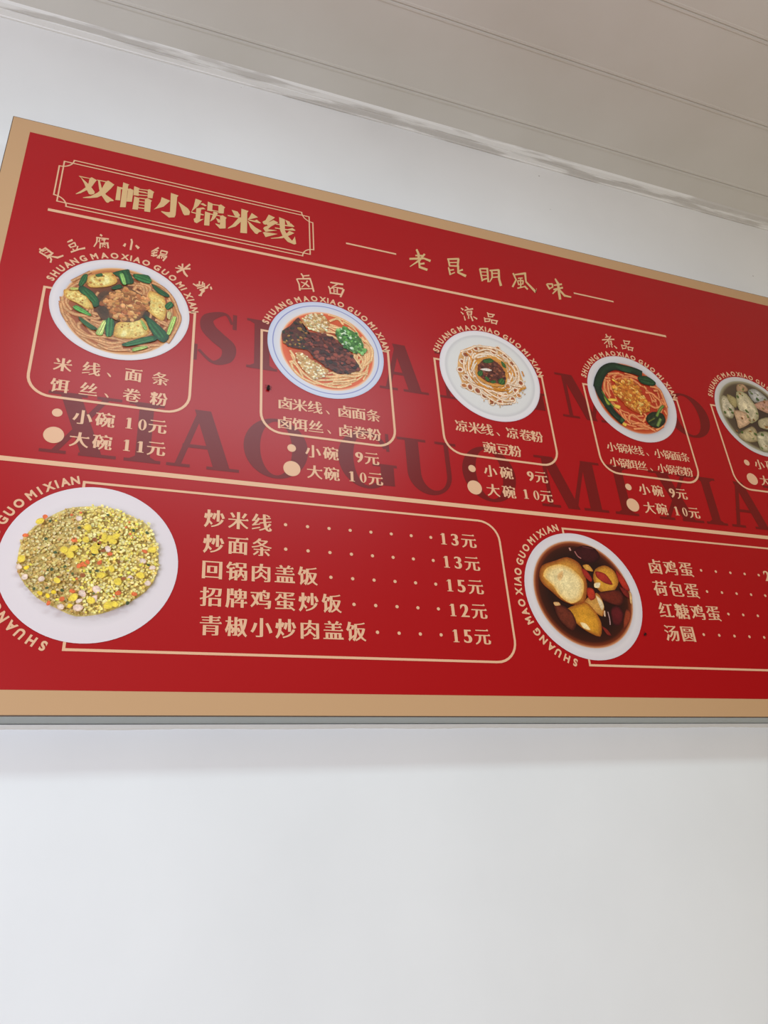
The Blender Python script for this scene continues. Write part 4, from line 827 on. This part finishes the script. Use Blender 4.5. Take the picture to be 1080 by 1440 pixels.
def big_letter(ch, x0, x1, y0):
    pr = Print(L_MARK); w = x1 - x0; xc = (x0 + x1) / 2
    if ch == 'I': stem(pr, xc, y0, 0.0215, w)
    elif ch == 'H':
        stem(pr, x0 + 0.026, y0, 0.0265, 0.053); stem(pr, x1 - 0.026, y0, 0.0265, 0.053); rect(pr, x0 + 0.03, x1 - 0.03, y0 + H * 0.48, y0 + H * 0.48 + 0.007)
    elif ch == 'U':
        xl = x0 + 0.027; xr = x1 - 0.0195
        rect(pr, xl - 0.0125, xl + 0.0125, y0 + 0.04, y0 + H); rect(pr, x0, x0 + 0.054, y0 + H - SF, y0 + H); rect(pr, xr - 0.0045, xr + 0.0045, y0 + 0.04, y0 + H); rect(pr, x1 - 0.041, x1, y0 + H - SF, y0 + H)
        c = (xl - 0.0125 + xr + 0.0045) / 2; R_ = (xr + 0.0045 - xl + 0.0125) / 2
        vs = []; fs = []; n = 24
        for i in range(n + 1):
            t = math.pi + math.pi * i / n; k = i / n
            inner = (c + 0.008 + (R_ - 0.017) * math.cos(t), y0 + 0.04 + 0.033 * math.sin(t))
            vs += [(c + R_ * math.cos(t), y0 + 0.04 + 0.0425 * math.sin(t)), inner]
        for i in range(n): fs.append((2 * i, 2 * i + 2, 2 * i + 3, 2 * i + 1))
        pr.add(vs, fs, RED_DARK); pr.up(0.15)
    elif ch == 'A':
        ax = x0 + w * 0.44
        diag(pr, x0 + 0.0155, y0, ax, y0 + H, 0.0095); diag(pr, x1 - 0.026, y0, ax + 0.002, y0 + H, 0.0255)
        rect(pr, x0 + 0.022, x1 - 0.036, y0 + H * 0.33, y0 + H * 0.33 + 0.0065); rect(pr, x0, x0 + 0.035, y0, y0 + SF); rect(pr, x1 - 0.050, x1, y0, y0 + SF)
    elif ch == 'N':
        rect(pr, x0 + 0.014, x0 + 0.022, y0, y0 + H); rect(pr, x1 - 0.022, x1 - 0.014, y0, y0 + H); diag(pr, x1 - 0.026, y0, x0 + 0.022, y0 + H, 0.027)
        rect(pr, x0, x0 + 0.036, y0, y0 + SF); rect(pr, x1 - 0.036, x1, y0 + H - SF, y0 + H); rect(pr, x0, x0 + 0.03, y0 + H - SF, y0 + H)
    elif ch == 'M':
        rect(pr, x0 + 0.0155, x0 + 0.024, y0, y0 + H); diag(pr, xc - 0.004, y0, x0 + 0.028, y0 + H, 0.026); diag(pr, xc - 0.002, y0, x1 - 0.036, y0 + H, 0.009)
        rect(pr, x1 - 0.040, x1 - 0.015, y0, y0 + H); rect(pr, x0, x0 + 0.039, y0, y0 + SF); rect(pr, x1 - 0.054, x1, y0, y0 + SF); rect(pr, x0, x0 + 0.03, y0 + H - SF, y0 + H); rect(pr, x1 - 0.042, x1, y0 + H - SF, y0 + H)
    elif ch == 'O': ring(pr, xc, y0 + H / 2, w / 2, H / 2 + 0.003, 0.0265, 0.006)
    elif ch == 'X':
        diag(pr, x1 - 0.033, y0, x0 + 0.030, y0 + H, 0.029); diag(pr, x0 + 0.018, y0, x1 - 0.020, y0 + H, 0.010)
        rect(pr, x0, x0 + 0.036, y0, y0 + SF); rect(pr, x1 - 0.052, x1, y0, y0 + SF); rect(pr, x0, x0 + 0.055, y0 + H - SF, y0 + H); rect(pr, x1 - 0.036, x1, y0 + H - SF, y0 + H)
    elif ch == 'G':
        ring(pr, xc, y0 + H / 2, w / 2, H / 2 + 0.003, 0.0265, 0.006, 62, 300); ring(pr, xc, y0 + H / 2, w / 2 - 0.004, H / 2 + 0.003, 0.010, 0.0065, 28, 62, 10); ring(pr, xc, y0 + H / 2, w / 2 - 0.004, H / 2 + 0.003, 0.010, 0.0065, 300, 330, 10)
        rect(pr, x1 - 0.026, x1 - 0.002, y0 + 0.006, y0 + H * 0.44); rect(pr, x1 - 0.040, x1 + 0.004, y0 + H * 0.44 - SF, y0 + H * 0.44); rect(pr, x1 - 0.013, x1 - 0.007, y0 + H * 0.68, y0 + H + 0.002)
    elif ch == 'S':
        sp_ = smooth([(x1 - 0.014, y0 + H * 0.80), (xc + 0.012, y0 + H - 0.001), (x0 + 0.022, y0 + H * 0.86), (x0 + 0.022, y0 + H * 0.66), (xc, y0 + H * 0.49), (x1 - 0.019, y0 + H * 0.32), (x1 - 0.022, y0 + H * 0.10), (xc - 0.006, y0 - 0.0005), (x0 + 0.008, y0 + H * 0.20)], 6)
        ws = [0.005, 0.006, 0.020, 0.026, 0.027, 0.026, 0.020, 0.006, 0.005]; vs = []; fs = []; n = len(sp_)
        for i in range(n):
            a, b_ = sp_[max(i - 1, 0)], sp_[min(i + 1, n - 1)]; dx, dy = b_[0] - a[0], b_[1] - a[1]; L = math.hypot(dx, dy); q = i / (n - 1) * 8; k = min(int(q), 7); wd = (ws[k] + (ws[k + 1] - ws[k]) * (q - k)) / 2
            vs += [(sp_[i][0] - dy / L * wd, sp_[i][1] + dx / L * wd), (sp_[i][0] + dy / L * wd, sp_[i][1] - dx / L * wd)]
        for i in range(n - 1): fs.append((2 * i, 2 * i + 1, 2 * i + 3, 2 * i + 2))
        pr.add(vs, fs, RED_DARK); pr.up(0.15)
        rect(pr, x1 - 0.013, x1 - 0.006, y0 + H * 0.70, y0 + H + 0.001); rect(pr, x0, x0 + 0.006, y0 - 0.001, y0 + H * 0.30)
    pr.build('background_letter', board)
for ch, x0, x1 in (('S', 0.070, 0.146), ('H', 0.158, 0.268), ('U', 0.285, 0.388), ('A', 0.397, 0.493), ('N', 0.515, 0.625), ('G', 0.640, 0.742), ('M', 0.779, 0.922), ('A', 0.930, 1.030), ('O', 1.040, 1.1545)):
    big_letter(ch, x0, x1, 0.7922)
for ch, x0, x1 in (('X', -0.136, -0.0315), ('I', -0.0207, 0.0318), ('A', 0.0402, 0.150), ('O', 0.1561, 0.2615), ('G', 0.313, 0.4125), ('U', 0.4212, 0.5335), ('O', 0.541, 0.647), ('M', 0.693, 0.836), ('I', 0.8505, 0.9032), ('X', 0.951, 1.057), ('I', 1.0637, 1.116), ('A', 1.1265, 1.236), ('N', 1.245, 1.355)):
    big_letter(ch, x0, x1, 0.5845)

# ---- dish frames and plates ---------------------------------------
rng = random.Random(11)
LW = 0.0042
def upper_frame(l, r, top, bot, cr_, pc, py, pr_):
    pr = Print(L_RULE)
    pts = [(pc - 0.09, top), (l, top)] + arc(l + cr_, bot + cr_, cr_, 180, 270) + arc(r - cr_, bot + cr_, cr_, 270, 360) + [(r, top), (pc + 0.09, top)]
    pr.line(pts, LW, CREAM); return pr.build('dish_frame', board)
PLATES = [(-0.0490, 0.8725, 0.1090, 0.1052), (0.3012, 0.8604, 0.1077, 0.1077), (0.6300, 0.8643, 0.1078, 0.1078), (0.9618, 0.8668, 0.1083, 0.1083), (1.2919, 0.8747, 0.1068, 0.1068)]
FR = [(-0.1672, 0.0684, 0.8900, 0.6810), (0.1834, 0.4187, 0.8780, 0.6680), (0.5130, 0.7468, 0.8812, 0.6725), (0.8440, 1.0800, 0.8822, 0.6748), (1.1730, 1.4080, 0.8856, 0.6770)]
for (l, r, t, b), (cx, cy, rx, ry) in zip(FR, PLATES): upper_frame(l, r, t, b, 0.036, cx, cy, rx)
pr = Print(L_RULE)   # lower left frame
pts = [(-0.0680, 0.32), (-0.0680, 0.2948)] + arc(0.5578, 0.3310, 0.0362, 270, 360) + arc(0.5578, 0.5053, 0.0362, 0, 90) + [(-0.0700, 0.5415), (-0.0700, 0.51)]
pr.line(pts, LW * 0.9, CREAM); pr.build('dish_frame', board)
pr = Print(L_RULE)   # lower right frame
pts = [(0.7270, 0.32), (0.7270, 0.2940)] + arc(1.3722, 0.3302, 0.0362, 270, 360) + arc(1.3722, 0.5060, 0.0362, 0, 90) + [(0.7256, 0.5422), (0.7256, 0.51)]
pr.line(pts, LW * 0.9, CREAM); pr.build('dish_frame', board)

TOP_ANG = [160.4, 154.2, 146.7, 139.6, 133.2, 125.4, 116.2, 108.2, 100.2, 92.0, 87.3, 82.4, 75.0, 65.4, 58.1, 50.1, 41.1, 35.9, 28.2, 23.3, 18.6, 12.6]
LOW_ANG = [-110.2, -117.3, -124.9, -131.6, -139.0, -146.0, -156.0, -162.8, -170.0, -179.0, -184.3, -188.8, -195.2, -204.0, -210.8, -218.3, -227.0, -232.8, -238.8, -243.6, -248.6, -254.8]
WORDS = 'SHUANGMAOXIAOGUOMIXIAN'
for i, (cx, cy, rx, ry) in enumerate(PLATES):
    ring_text(board, cx, cy - 0.001, 0.1172, 0.0164, WORDS, TOP_ANG, 1.015 if i == 0 else 1.005, 0.985 if i == 0 else 0.995)
LOWP = [(-0.0485, 0.4191, 0.1157), (0.7440, 0.4182, 0.1157)]
for cx, cy, r in LOWP: ring_text(board, cx, cy, 0.1282, 0.0172, WORDS, LOW_ANG)

def plate(label, cx, cy, rx, ry, stops, seg=84):
    pr = Print(L_PLATE); k = rx
    pr.disc(cx, cy, [(r * k, lin(c)) for r, c in stops], 1.0, ry / rx, seg)
    return pr.build('dish_photo', board, label)
def soup(name, parent, cx, cy, r, stops, label=None):
    pr = Print(L_FOOD - 0.0001); pr.disc(cx, cy, [(r * k, lin(c)) for k, c in stops])
    return pr.build(name, parent, label)
def draw(pr, items):
    for it in items:
        k = it[0]
        if k == 'p': pr.blob(P1(it[1]), lin(it[2]), lin(it[3])); pr.up()
        elif k == 'r': pr.ribbon(P1(it[1]), it[2] / 10000.0, lin(it[3]), lin(it[4])); pr.up()
        elif k == 's': pr.scatter(P1(it[1]), it[2], (it[3][0] / 10000.0, it[3][1] / 10000.0), it[4], rng, 1.0 if len(it) < 6 or it[5] > 0.8 or it[5] < 0.7 else 1.5, it[5] if len(it) > 5 else 0.62)
        elif k == 'b':
            for a, b in P1(it[1]):
                s_ = it[2] / 10000.0 / 2; n = 7; t0 = rng.uniform(0, 6.28); el = rng.uniform(0.65, 1.0)
                q = []
                for i in range(n):
                    u = 2 * math.pi * i / n; rr = s_ * rng.uniform(0.8, 1.15); ex, ey = rr * math.cos(u), rr * el * math.sin(u)
                    q.append((a + ex * math.cos(t0) - ey * math.sin(t0), b + ex * math.sin(t0) + ey * math.cos(t0)))
                pr.blob(q, lin(it[3]), lin(it[4]))
            pr.up()
        elif k == 'm':
            pts = P1(it[1]); xs = [p[0] for p in pts]; ys = [p[1] for p in pts]; n = 0; tries = 0
            while n < it[2] and tries < 400:
                tries += 1
                x, y = rng.uniform(min(xs), max(xs)), rng.uniform(min(ys), max(ys)); s_ = rng.uniform(*it[3]) / 20000.0
                if not all(inside(x + s_ * math.cos(u), y + s_ * math.sin(u), pts) for u in (0, 1.05, 2.1, 3.14, 4.2, 5.2)): continue
                t0 = rng.uniform(0, 6.28); q = []
                for i in range(8):
                    u = 2 * math.pi * i / 8; ex, ey = s_ * rng.uniform(0.75, 1.1) * math.cos(u), 0.55 * s_ * rng.uniform(0.7, 1.1) * math.sin(u)
                    q.append((x + ex * math.cos(t0) - ey * math.sin(t0), y + ex * math.sin(t0) + ey * math.cos(t0)))
                pr.blob(q, lin(rng.choice(it[4])), lin(it[5]), 0.5); n += 1
            pr.up()
        elif k == 'l':
            pts = P1(it[1]); n = len(pts); cx_ = sum(p[0] for p in pts) / n; cy_ = sum(p[1] for p in pts) / n
            pr.blob(pts, lin(it[2]), lin(it[3])); pr.up(0.3)
            sxx = sum((p[0] - cx_) ** 2 for p in pts); syy = sum((p[1] - cy_) ** 2 for p in pts); sxy = sum((p[0] - cx_) * (p[1] - cy_) for p in pts)
            t = 0.5 * math.atan2(2 * sxy, sxx - syy); ux, uy = math.cos(t), math.sin(t); L_ = (max(sxx, syy) / n) ** 0.5 * 1.25
            wd = (max(1e-9, sxx * uy * uy + syy * ux * ux - 2 * sxy * ux * uy) / n) ** 0.5
            for off, f in ((-0.55, 1.25), (0.0, 0.72), (0.5, 1.18), (0.85, 0.8)):
                c = tuple(min(255, v * f) for v in it[2]); l2 = L_ * rng.uniform(0.7, 1.0)
                q = [(cx_ + ux * l2 * u - uy * wd * off * (1 - 0.3 * abs(u)), cy_ + uy * l2 * u + ux * wd * off * (1 - 0.3 * abs(u))) for u in (-1, -0.4, 0.3, 1)]
                pr.ribbon(q, wd * 0.42, lin(c), lin(it[2])); pr.up(0.15)
        elif k == 'a':
            (a, b), = P1([it[1]])
            for q in range(it[4]):
                lo, hi = it[8:10] if len(it) > 8 else (0, 360)
                r_ = rng.uniform(it[2], it[3]) / 10000.0; t = math.radians(rng.uniform(lo, hi) + (90 if len(it) > 8 else 0)); dt = rng.uniform(0.35, 1.1); w1, w2 = rng.uniform(0, 6.28), rng.uniform(1.5, 4); am = rng.uniform(0.02, 0.10) * r_; dr = rng.uniform(-0.16, 0.16) * r_
                pts = [(a + (r_ + am * math.sin(w1 + w2 * u * dt) + dr * u) * math.cos(t + u * dt), b + (r_ + am * math.sin(w1 + w2 * u * dt) + dr * u) * math.sin(t + u * dt)) for u in (i / 5 for i in range(6))]
                lim = it[3] / 10000.0 * 1.02
                pts = [((x - a) * min(1, lim / max(1e-6, math.hypot(x - a, y - b))) + a, (y - b) * min(1, lim / max(1e-6, math.hypot(x - a, y - b))) + b) for x, y in pts]
                pr.ribbon(pts, it[5] / 10000.0, lin(it[6]), lin(it[7])); pr.up(0.12)
        elif k == 'o':
            for a, b in P1(it[1]):
                R_ = it[2] / 10000.0 * rng.uniform(0.85, 1.15) ; w = it[3] / 10000.0; el = rng.uniform(0.75, 1.0); t0 = rng.uniform(0, 3.1)
                q = [(a + R_ * math.cos(u) * math.cos(t0) - R_ * el * math.sin(u) * math.sin(t0), b + R_ * math.cos(u) * math.sin(t0) + R_ * el * math.sin(u) * math.cos(t0)) for u in (2 * math.pi * i / 8 for i in range(8))]
                pr.blob(q, lin(it[6]), lin(it[5])); pr.up(0.3)
                pr.ribbon(q, w, lin(it[4]), lin(it[5]), True); pr.up(0.3)
def food(name, parent, items, lay, label=None):
    pr = Print(lay); draw(pr, items); pr.build(name, parent, label, PHOTO); return max(pr.top, pr.lay)

def food_each(name, parent, items, lay):
    """like food, but every piece is a part of its own"""
    top = lay
    for it in items:
        singles = [('b', [q]) + tuple(it[2:]) for q in it[1]] if it[0] == 'b' else [it]
        for one in singles: top = food(name, parent, [one], top if it[0] != 'b' else lay) if it[0] != 'b' else max(top, food(name, parent, [one], top + 0.000002))
    return top

WHITE = (222, 210, 206); RIM = (210, 198, 197)
# tofu noodle soup
d = plate('printed photo of tofu noodle soup with greens', *PLATES[0], [(0.80, (190, 178, 174)), (0.86, (212, 203, 204)), (0.95, WHITE), (1.0, RIM)])
soup('broth', d, -0.0487, 0.8685, 0.0912, [(0.2, (84, 52, 30)), (0.6, (116, 60, 32)), (0.88, (164, 84, 46)), (0.96, (206, 134, 70)), (1.0, (226, 190, 150))])
z_ = food('noodles', d, D1['noodles'], L_FOOD)
for t_ in D1['tofu']: z2_ = food('tofu_slice', d, t_, z_)
z_ = food('minced_meat', d, D1['mince'], z2_)
food_each('leaf', d, D1['greens'], z_)
# braised mixed noodles
d = plate('printed photo of braised noodles with dark minced meat', *PLATES[1], [(0.75, (206, 200, 202)), (0.82, (216, 208, 208)), (0.90, (203, 201, 209)), (0.905, (138, 138, 182)), (0.918, (138, 138, 182)), (0.924, (203, 202, 213)), (0.96, (198, 199, 214)), (1.0, (190, 192, 208))])
soup('broth', d, 0.3028, 0.8572, 0.0877, [(0.3, (150, 62, 34)), (0.8, (206, 82, 42)), (0.95, (220, 96, 52)), (1.0, (238, 200, 160))])
z_ = food('noodles', d, D2['noodles'], L_FOOD)
for t_ in D2['crushed_peanuts']: z2_ = food('crushed_peanuts', d, t_, z_)
z_ = food('minced_meat', d, D2['mince'], z2_)
food('scallions', d, D2['scallions'], z_)
# cold noodles
d = plate('printed photo of cold noodles nested on a white plate', *PLATES[2], [(0.6, (221, 215, 208)), (0.82, (218, 212, 206)), (0.88, (203, 196, 193)), (0.91, (225, 217, 213)), (0.97, (224, 213, 212)), (1.0, (212, 196, 198))])
z_ = food('noodles', d, D3['noodles'], L_FOOD)
z_ = food('meat_topping', d, D3['topping'], z_)
food_each('leaf', d, D3['greens'], z_)
# boiled noodles in red broth
d = plate('printed photo of red broth noodles with golden mince', *PLATES[3], [(0.80, (184, 172, 170)), (0.86, (205, 196, 195)), (0.95, (216, 204, 200)), (1.0, RIM)])
soup('broth', d, 0.9593, 0.8670, 0.0893, [(0.5, (182, 54, 28)), (0.85, (170, 44, 26)), (0.96, (196, 84, 40)), (1.0, (214, 150, 120))])
z_ = food('noodles', d, D4['noodles'], L_FOOD)
z_ = food('minced_meat', d, D4['mince'], z_)
food_each('leaf', d, D4['greens'], z_)
# wontons
d = plate('printed photo of wontons in dark broth', *PLATES[4], [(0.86, (180, 172, 160)), (0.91, (196, 188, 178)), (0.97, (206, 196, 190)), (1.0, (190, 178, 176))])
soup('broth', d, 1.2930, 0.8742, 0.0965, [(0.5, (70, 52, 42)), (0.9, (88, 70, 52)), (0.97, (150, 136, 104)), (1.0, (170, 164, 146))])
z_ = L_FOOD
for t_ in D5['wontons']: z_ = food('wonton', d, t_, z_)
food_each('scallion', d, D5['scallions'], z_)
# fried rice
cx, cy, r = LOWP[0]
d = plate('printed photo of yellow egg fried rice', cx, cy, r, r, [(0.5, (208, 194, 188)), (0.70, (212, 200, 198)), (0.82, (224, 211, 209)), (1.0, (222, 208, 207))])
z_ = food('rice', d, D6['rice'], L_FOOD)
z_ = food_each('shrimp', d, D6['shrimps'], z_)
for nm_, it_ in zip(('egg_bit', 'carrot_cube', 'corn_kernel', 'vegetable_bit', 'meat_bit', 'crumbs'), D6['diced_vegetables']): food_each(nm_, d, [it_], z_)
for o_ in d.children:
    if o_.name.startswith('crumbs'): o_['kind'] = 'stuff'
# sweet egg soup
cx, cy, r = LOWP[1]
d = plate('printed photo of poached eggs in dark brown sugar soup', cx, cy, r, r, [(0.80, (196, 184, 182)), (0.90, (218, 206, 202)), (1.0, (212, 198, 197))])
soup('syrup', d, 0.7433, 0.4207, 0.0985, [(0.7, (40, 15, 12)), (0.88, (60, 22, 14)), (0.945, (118, 46, 22)), (0.98, (190, 116, 72)), (1.0, (212, 186, 168))])
z_ = food_each('red_date', d, D7['red_dates'], L_FOOD)
for t_ in D7['egg_piece']: z_ = food('egg_piece', d, t_, z_)
z_ = food('poached_egg', d, D7['poached_egg'], z_)
food_each('goji_berry', d, D7['goji_berries'], z_)

# ---- dish names over the rings ------------------------------------
for name, polys, cuts, col in (('slogan_character', SLOGAN, SLOGAN_CUTS, TITLE_INK), ('title_character', H1, H1_CUTS, CREAM), ('title_character', H2, H2_CUTS, CREAM), ('title_character', H3, H3_CUTS, CREAM), ('title_character', H4, H4_CUTS, CREAM)):
    for i, j in zip(cuts, cuts[1:]): traced(name, polys[i:j], col)

# ---- texts under the dishes ---------------------------------------
def evenly(s, xs): return list(zip(s, xs))
text_line('dish_list', board, evenly('米线、面条', (-0.1224, -0.0813, -0.0556, -0.0193, 0.0219)), 0.7421, 0.0272)
text_line('dish_list', board, evenly('饵丝、卷粉', (-0.1221, -0.0815, -0.0555, -0.0186, 0.0219)), 0.7028, 0.0272)
text_line('price_line', board, evenly('小碗10元', (-0.0844, -0.0525, -0.0180, 0.0013, 0.0234)), 0.6515, 0.0280)
text_line('price_line', board, evenly('大碗11元', (-0.0845, -0.0527, -0.0179, 0.0017, 0.0241)), 0.6117, 0.0280)
text_line('dish_list', board, evenly('卤米线、卤面条', (0.2241, 0.2491, 0.2756, 0.2974, 0.3282, 0.3537, 0.3807)), 0.7291, 0.0268)
text_line('dish_list', board, evenly('卤饵丝、卤卷粉', (0.2230, 0.2491, 0.2761, 0.2985, 0.3280, 0.3540, 0.3794)), 0.6897, 0.0268)
text_line('price_line', board, evenly('小碗9元', (0.2699, 0.3005, 0.3498, 0.3720)), 0.6406, 0.0270)
text_line('price_line', board, evenly('大碗10元', (0.2718, 0.3006, 0.3352, 0.3545, 0.3762)), 0.6016, 0.0270)
text_line('dish_list', board, evenly('凉米线、凉卷粉', (0.5512, 0.5778, 0.6027, 0.6248, 0.6559, 0.6840, 0.7086)), 0.7340, 0.0268)
text_line('dish_list', board, evenly('豌豆粉', (0.6026, 0.6303, 0.6553)), 0.6946, 0.0268)
text_line('price_line', board, evenly('小碗9元', (0.5967, 0.6291, 0.6788, 0.7010)), 0.6448, 0.0270)
text_line('price_line', board, evenly('大碗10元', (0.5967, 0.6282, 0.6624, 0.6837, 0.7044)), 0.6054, 0.0270)
text_line('dish_list', board, evenly('小锅米线、小锅面条', (0.8771, 0.9011, 0.9208, 0.9418, 0.9612, 0.9902, 1.0130, 1.0337, 1.0561)), 0.7354, 0.0238)
text_line('dish_list', board, evenly('小锅饵丝、小锅卷粉', (0.8751, 0.8975, 0.9183, 0.9407, 0.9608, 0.9880, 1.0106, 1.0321, 1.0530)), 0.7003, 0.0238)
text_line('price_line', board, evenly('小碗9元', (0.9304, 0.9621, 0.9969, 1.0194)), 0.6460, 0.0270)
text_line('price_line', board, evenly('大碗10元', (0.9314, 0.9605, 0.9956, 1.0153, 1.0375)), 0.6058, 0.0270)
text_line('price_line', board, evenly('小碗', (1.2555, 1.2875)), 0.7445, 0.0270)
text_line('price_line', board, evenly('大碗', (1.2555, 1.2875)), 0.7045, 0.0270)
for a, bs_, bl_ in ((-0.1196, 0.6538, 0.6146), (0.2342, 0.6419, 0.6031), (0.5605, 0.6451, 0.6067), (0.8940, 0.6468, 0.6076), (1.2214, 0.7445, 0.7044)):
    pr = Print(L_RULE); pr.disc(a, bs_, [(0.0072, CREAM)], seg=32); pr.build('size_dot', board)
    pr = Print(L_RULE); pr.disc(a, bl_, [(0.0140, CREAM)], seg=40); pr.build('size_dot', board)

# ---- price lists at the bottom ------------------------------------
PITCH = 0.0352; X_L = 0.1155
def menu_row(names, x0, pitch, b, dots, price, size=0.0315):
    text_line('dish_name', board, [(c, x0 + pitch * i) for i, c in enumerate(names)], b, size)
    for a in dots:
        pr = Print(L_RULE); pr.disc(a, b, [(0.0027, CREAM)], seg=14); pr.build('leader_dot', board)
    if price: text_line('price', board, price, b, 0.0285, dh=0.0205)
for k, (nm, b, x0, pr0) in enumerate((('炒米线', 0.5015, 0.1155, 0.4888), ('炒面条', 0.4602, 0.1158, 0.4896), ('回锅肉盖饭', 0.4191, 0.1152, 0.4905), ('招牌鸡蛋炒饭', 0.3775, 0.1154, 0.4910), ('青椒小炒肉盖饭', 0.3352, 0.1162, 0.4910))):
    n0 = len(nm); dots = []
    a = 0.4660
    while a > 0.1155 + 0.0355 * (n0 - 1) + 0.030: dots.append(a); a -= 0.0347
    d2_ = '33525'[k]; xs = (pr0, pr0 + 0.0205, pr0 + 0.0460)
    menu_row(nm, x0, 0.0354, b, dots, list(zip(('1', d2_, '元'), xs)))
for nm, b, nd, pc in (('卤鸡蛋', 0.4820, 5, '2'), ('荷包蛋', 0.4397, 5, ''), ('红糖鸡蛋', 0.3977, 4, ''), ('汤圆', 0.3558, 6, '')):
    s0 = 0.9092 + 0.0352 * (len(nm) - 1) + 0.0348
    dots = [s0 + 0.0348 * i for i in range(nd)]
    menu_row(nm, 0.9092, 0.0352, b, dots, [(pc, 1.1740)] if pc else None)

# ---- sealant bead under the board ---------------------------------
rs = random.Random(4); vs = []; fs = []; n = 240
for i in range(n + 1):
    x = BL - AX + (BR - BL) * i / n; h = 0.0046 + 0.0005 * math.sin(i * 0.21) + rs.uniform(-0.0003, 0.0004)
    for y_, zz in ((0.0, -h - 0.001), (-0.0016, -h), (-0.0035, -h * 0.5), (-0.0045, 0.0)): vs.append((x, y_, zz))
for i in range(n):
    for j in range(3): fs.append((4 * i + j, 4 * i + 4 + j, 4 * i + 5 + j, 4 * i + 1 + j))
link_mesh('sealant_bead', vs, fs, SEAL, board, smooth=True)['label'] = 'whitish bead of sealant under the lower edge'

# ------------------------------------------------------------------ insects resting on the board
def insect(a, b, length, turn, label):
    bm = bmesh.new()
    def ell(cx, cz, sx, sy, sz, cy):
        r_ = bmesh.ops.create_uvsphere(bm, u_segments=12, v_segments=8, radius=1.0)
        for v in r_['verts']: v.co = Vector((cx + v.co.x * sx, cy + v.co.y * sy, cz + v.co.z * sz))
    L = length
    ell(0, -0.20 * L, 0.15 * L, 0.12 * L, 0.30 * L, -0.14 * L); ell(0, 0.16 * L, 0.13 * L, 0.13 * L, 0.15 * L, -0.15 * L); ell(0, 0.36 * L, 0.10 * L, 0.09 * L, 0.10 * L, -0.12 * L)
    for s_ in (-1, 1):
        for k in (-0.05, 0.14, 0.28):
            p0 = Vector((s_ * 0.08 * L, -0.12 * L, k * L)); p1 = Vector((s_ * 0.24 * L, -0.10 * L, (k * 1.4) * L)); p2 = Vector((s_ * 0.33 * L, 0.0, (k * 1.9 - 0.04) * L))
            for u, v in ((p0, p1), (p1, p2)):
                d_ = v - u; r_ = bmesh.ops.create_cone(bm, segments=6, radius1=0.018 * L, radius2=0.013 * L, depth=d_.length, cap_ends=True)
                mt_ = Matrix.Translation((u + v) / 2) @ d_.to_track_quat('Z', 'Y').to_matrix().to_4x4()
                bmesh.ops.transform(bm, matrix=mt_, verts=r_['verts'])
    me = bpy.data.meshes.new('insect'); bm.to_mesh(me); bm.free(); me.materials.append(INSECT)
    me.polygons.foreach_set('use_smooth', [True] * len(me.polygons))
    o = bpy.data.objects.new('insect', me); COL.objects.link(o)
    for s_ in (-1, 1):
        vs = [(0, 0, 0.18 * L), (s_ * 0.10 * L, 0, 0.05 * L), (s_ * 0.17 * L, 0, -0.25 * L), (s_ * 0.10 * L, 0, -0.52 * L), (s_ * 0.02 * L, 0, -0.40 * L)]
        vs2 = [(x, y - 0.27 * L - 0.0002, z) for x, y, z in vs] + [(x, y - 0.25 * L, z) for x, y, z in vs]
        link_mesh('wing', vs2, [(0, 1, 2, 3, 4), (9, 8, 7, 6, 5)] + [(i, (i + 1) % 5, 5 + (i + 1) % 5, 5 + i) for i in range(5)], WING, o)
    o.location = (a, -(THICK + L_FIELD + 0.0001), CAM_Z + b); o.rotation_euler = (0, turn, 0); o.scale = (1.5, 1.0, 1.0)
    tag(o, label, 'insect')
    return o
insect(0.1952, 0.7552, 0.0120, 0.15, 'small dark fly on the red board beside the braised noodles text')
insect(0.8511, 0.3515, 0.0075, 0.9, 'tiny dark bug on the board right of the brown egg soup plate')

bpy.data.objects.remove(text_obj, do_unlink=True)
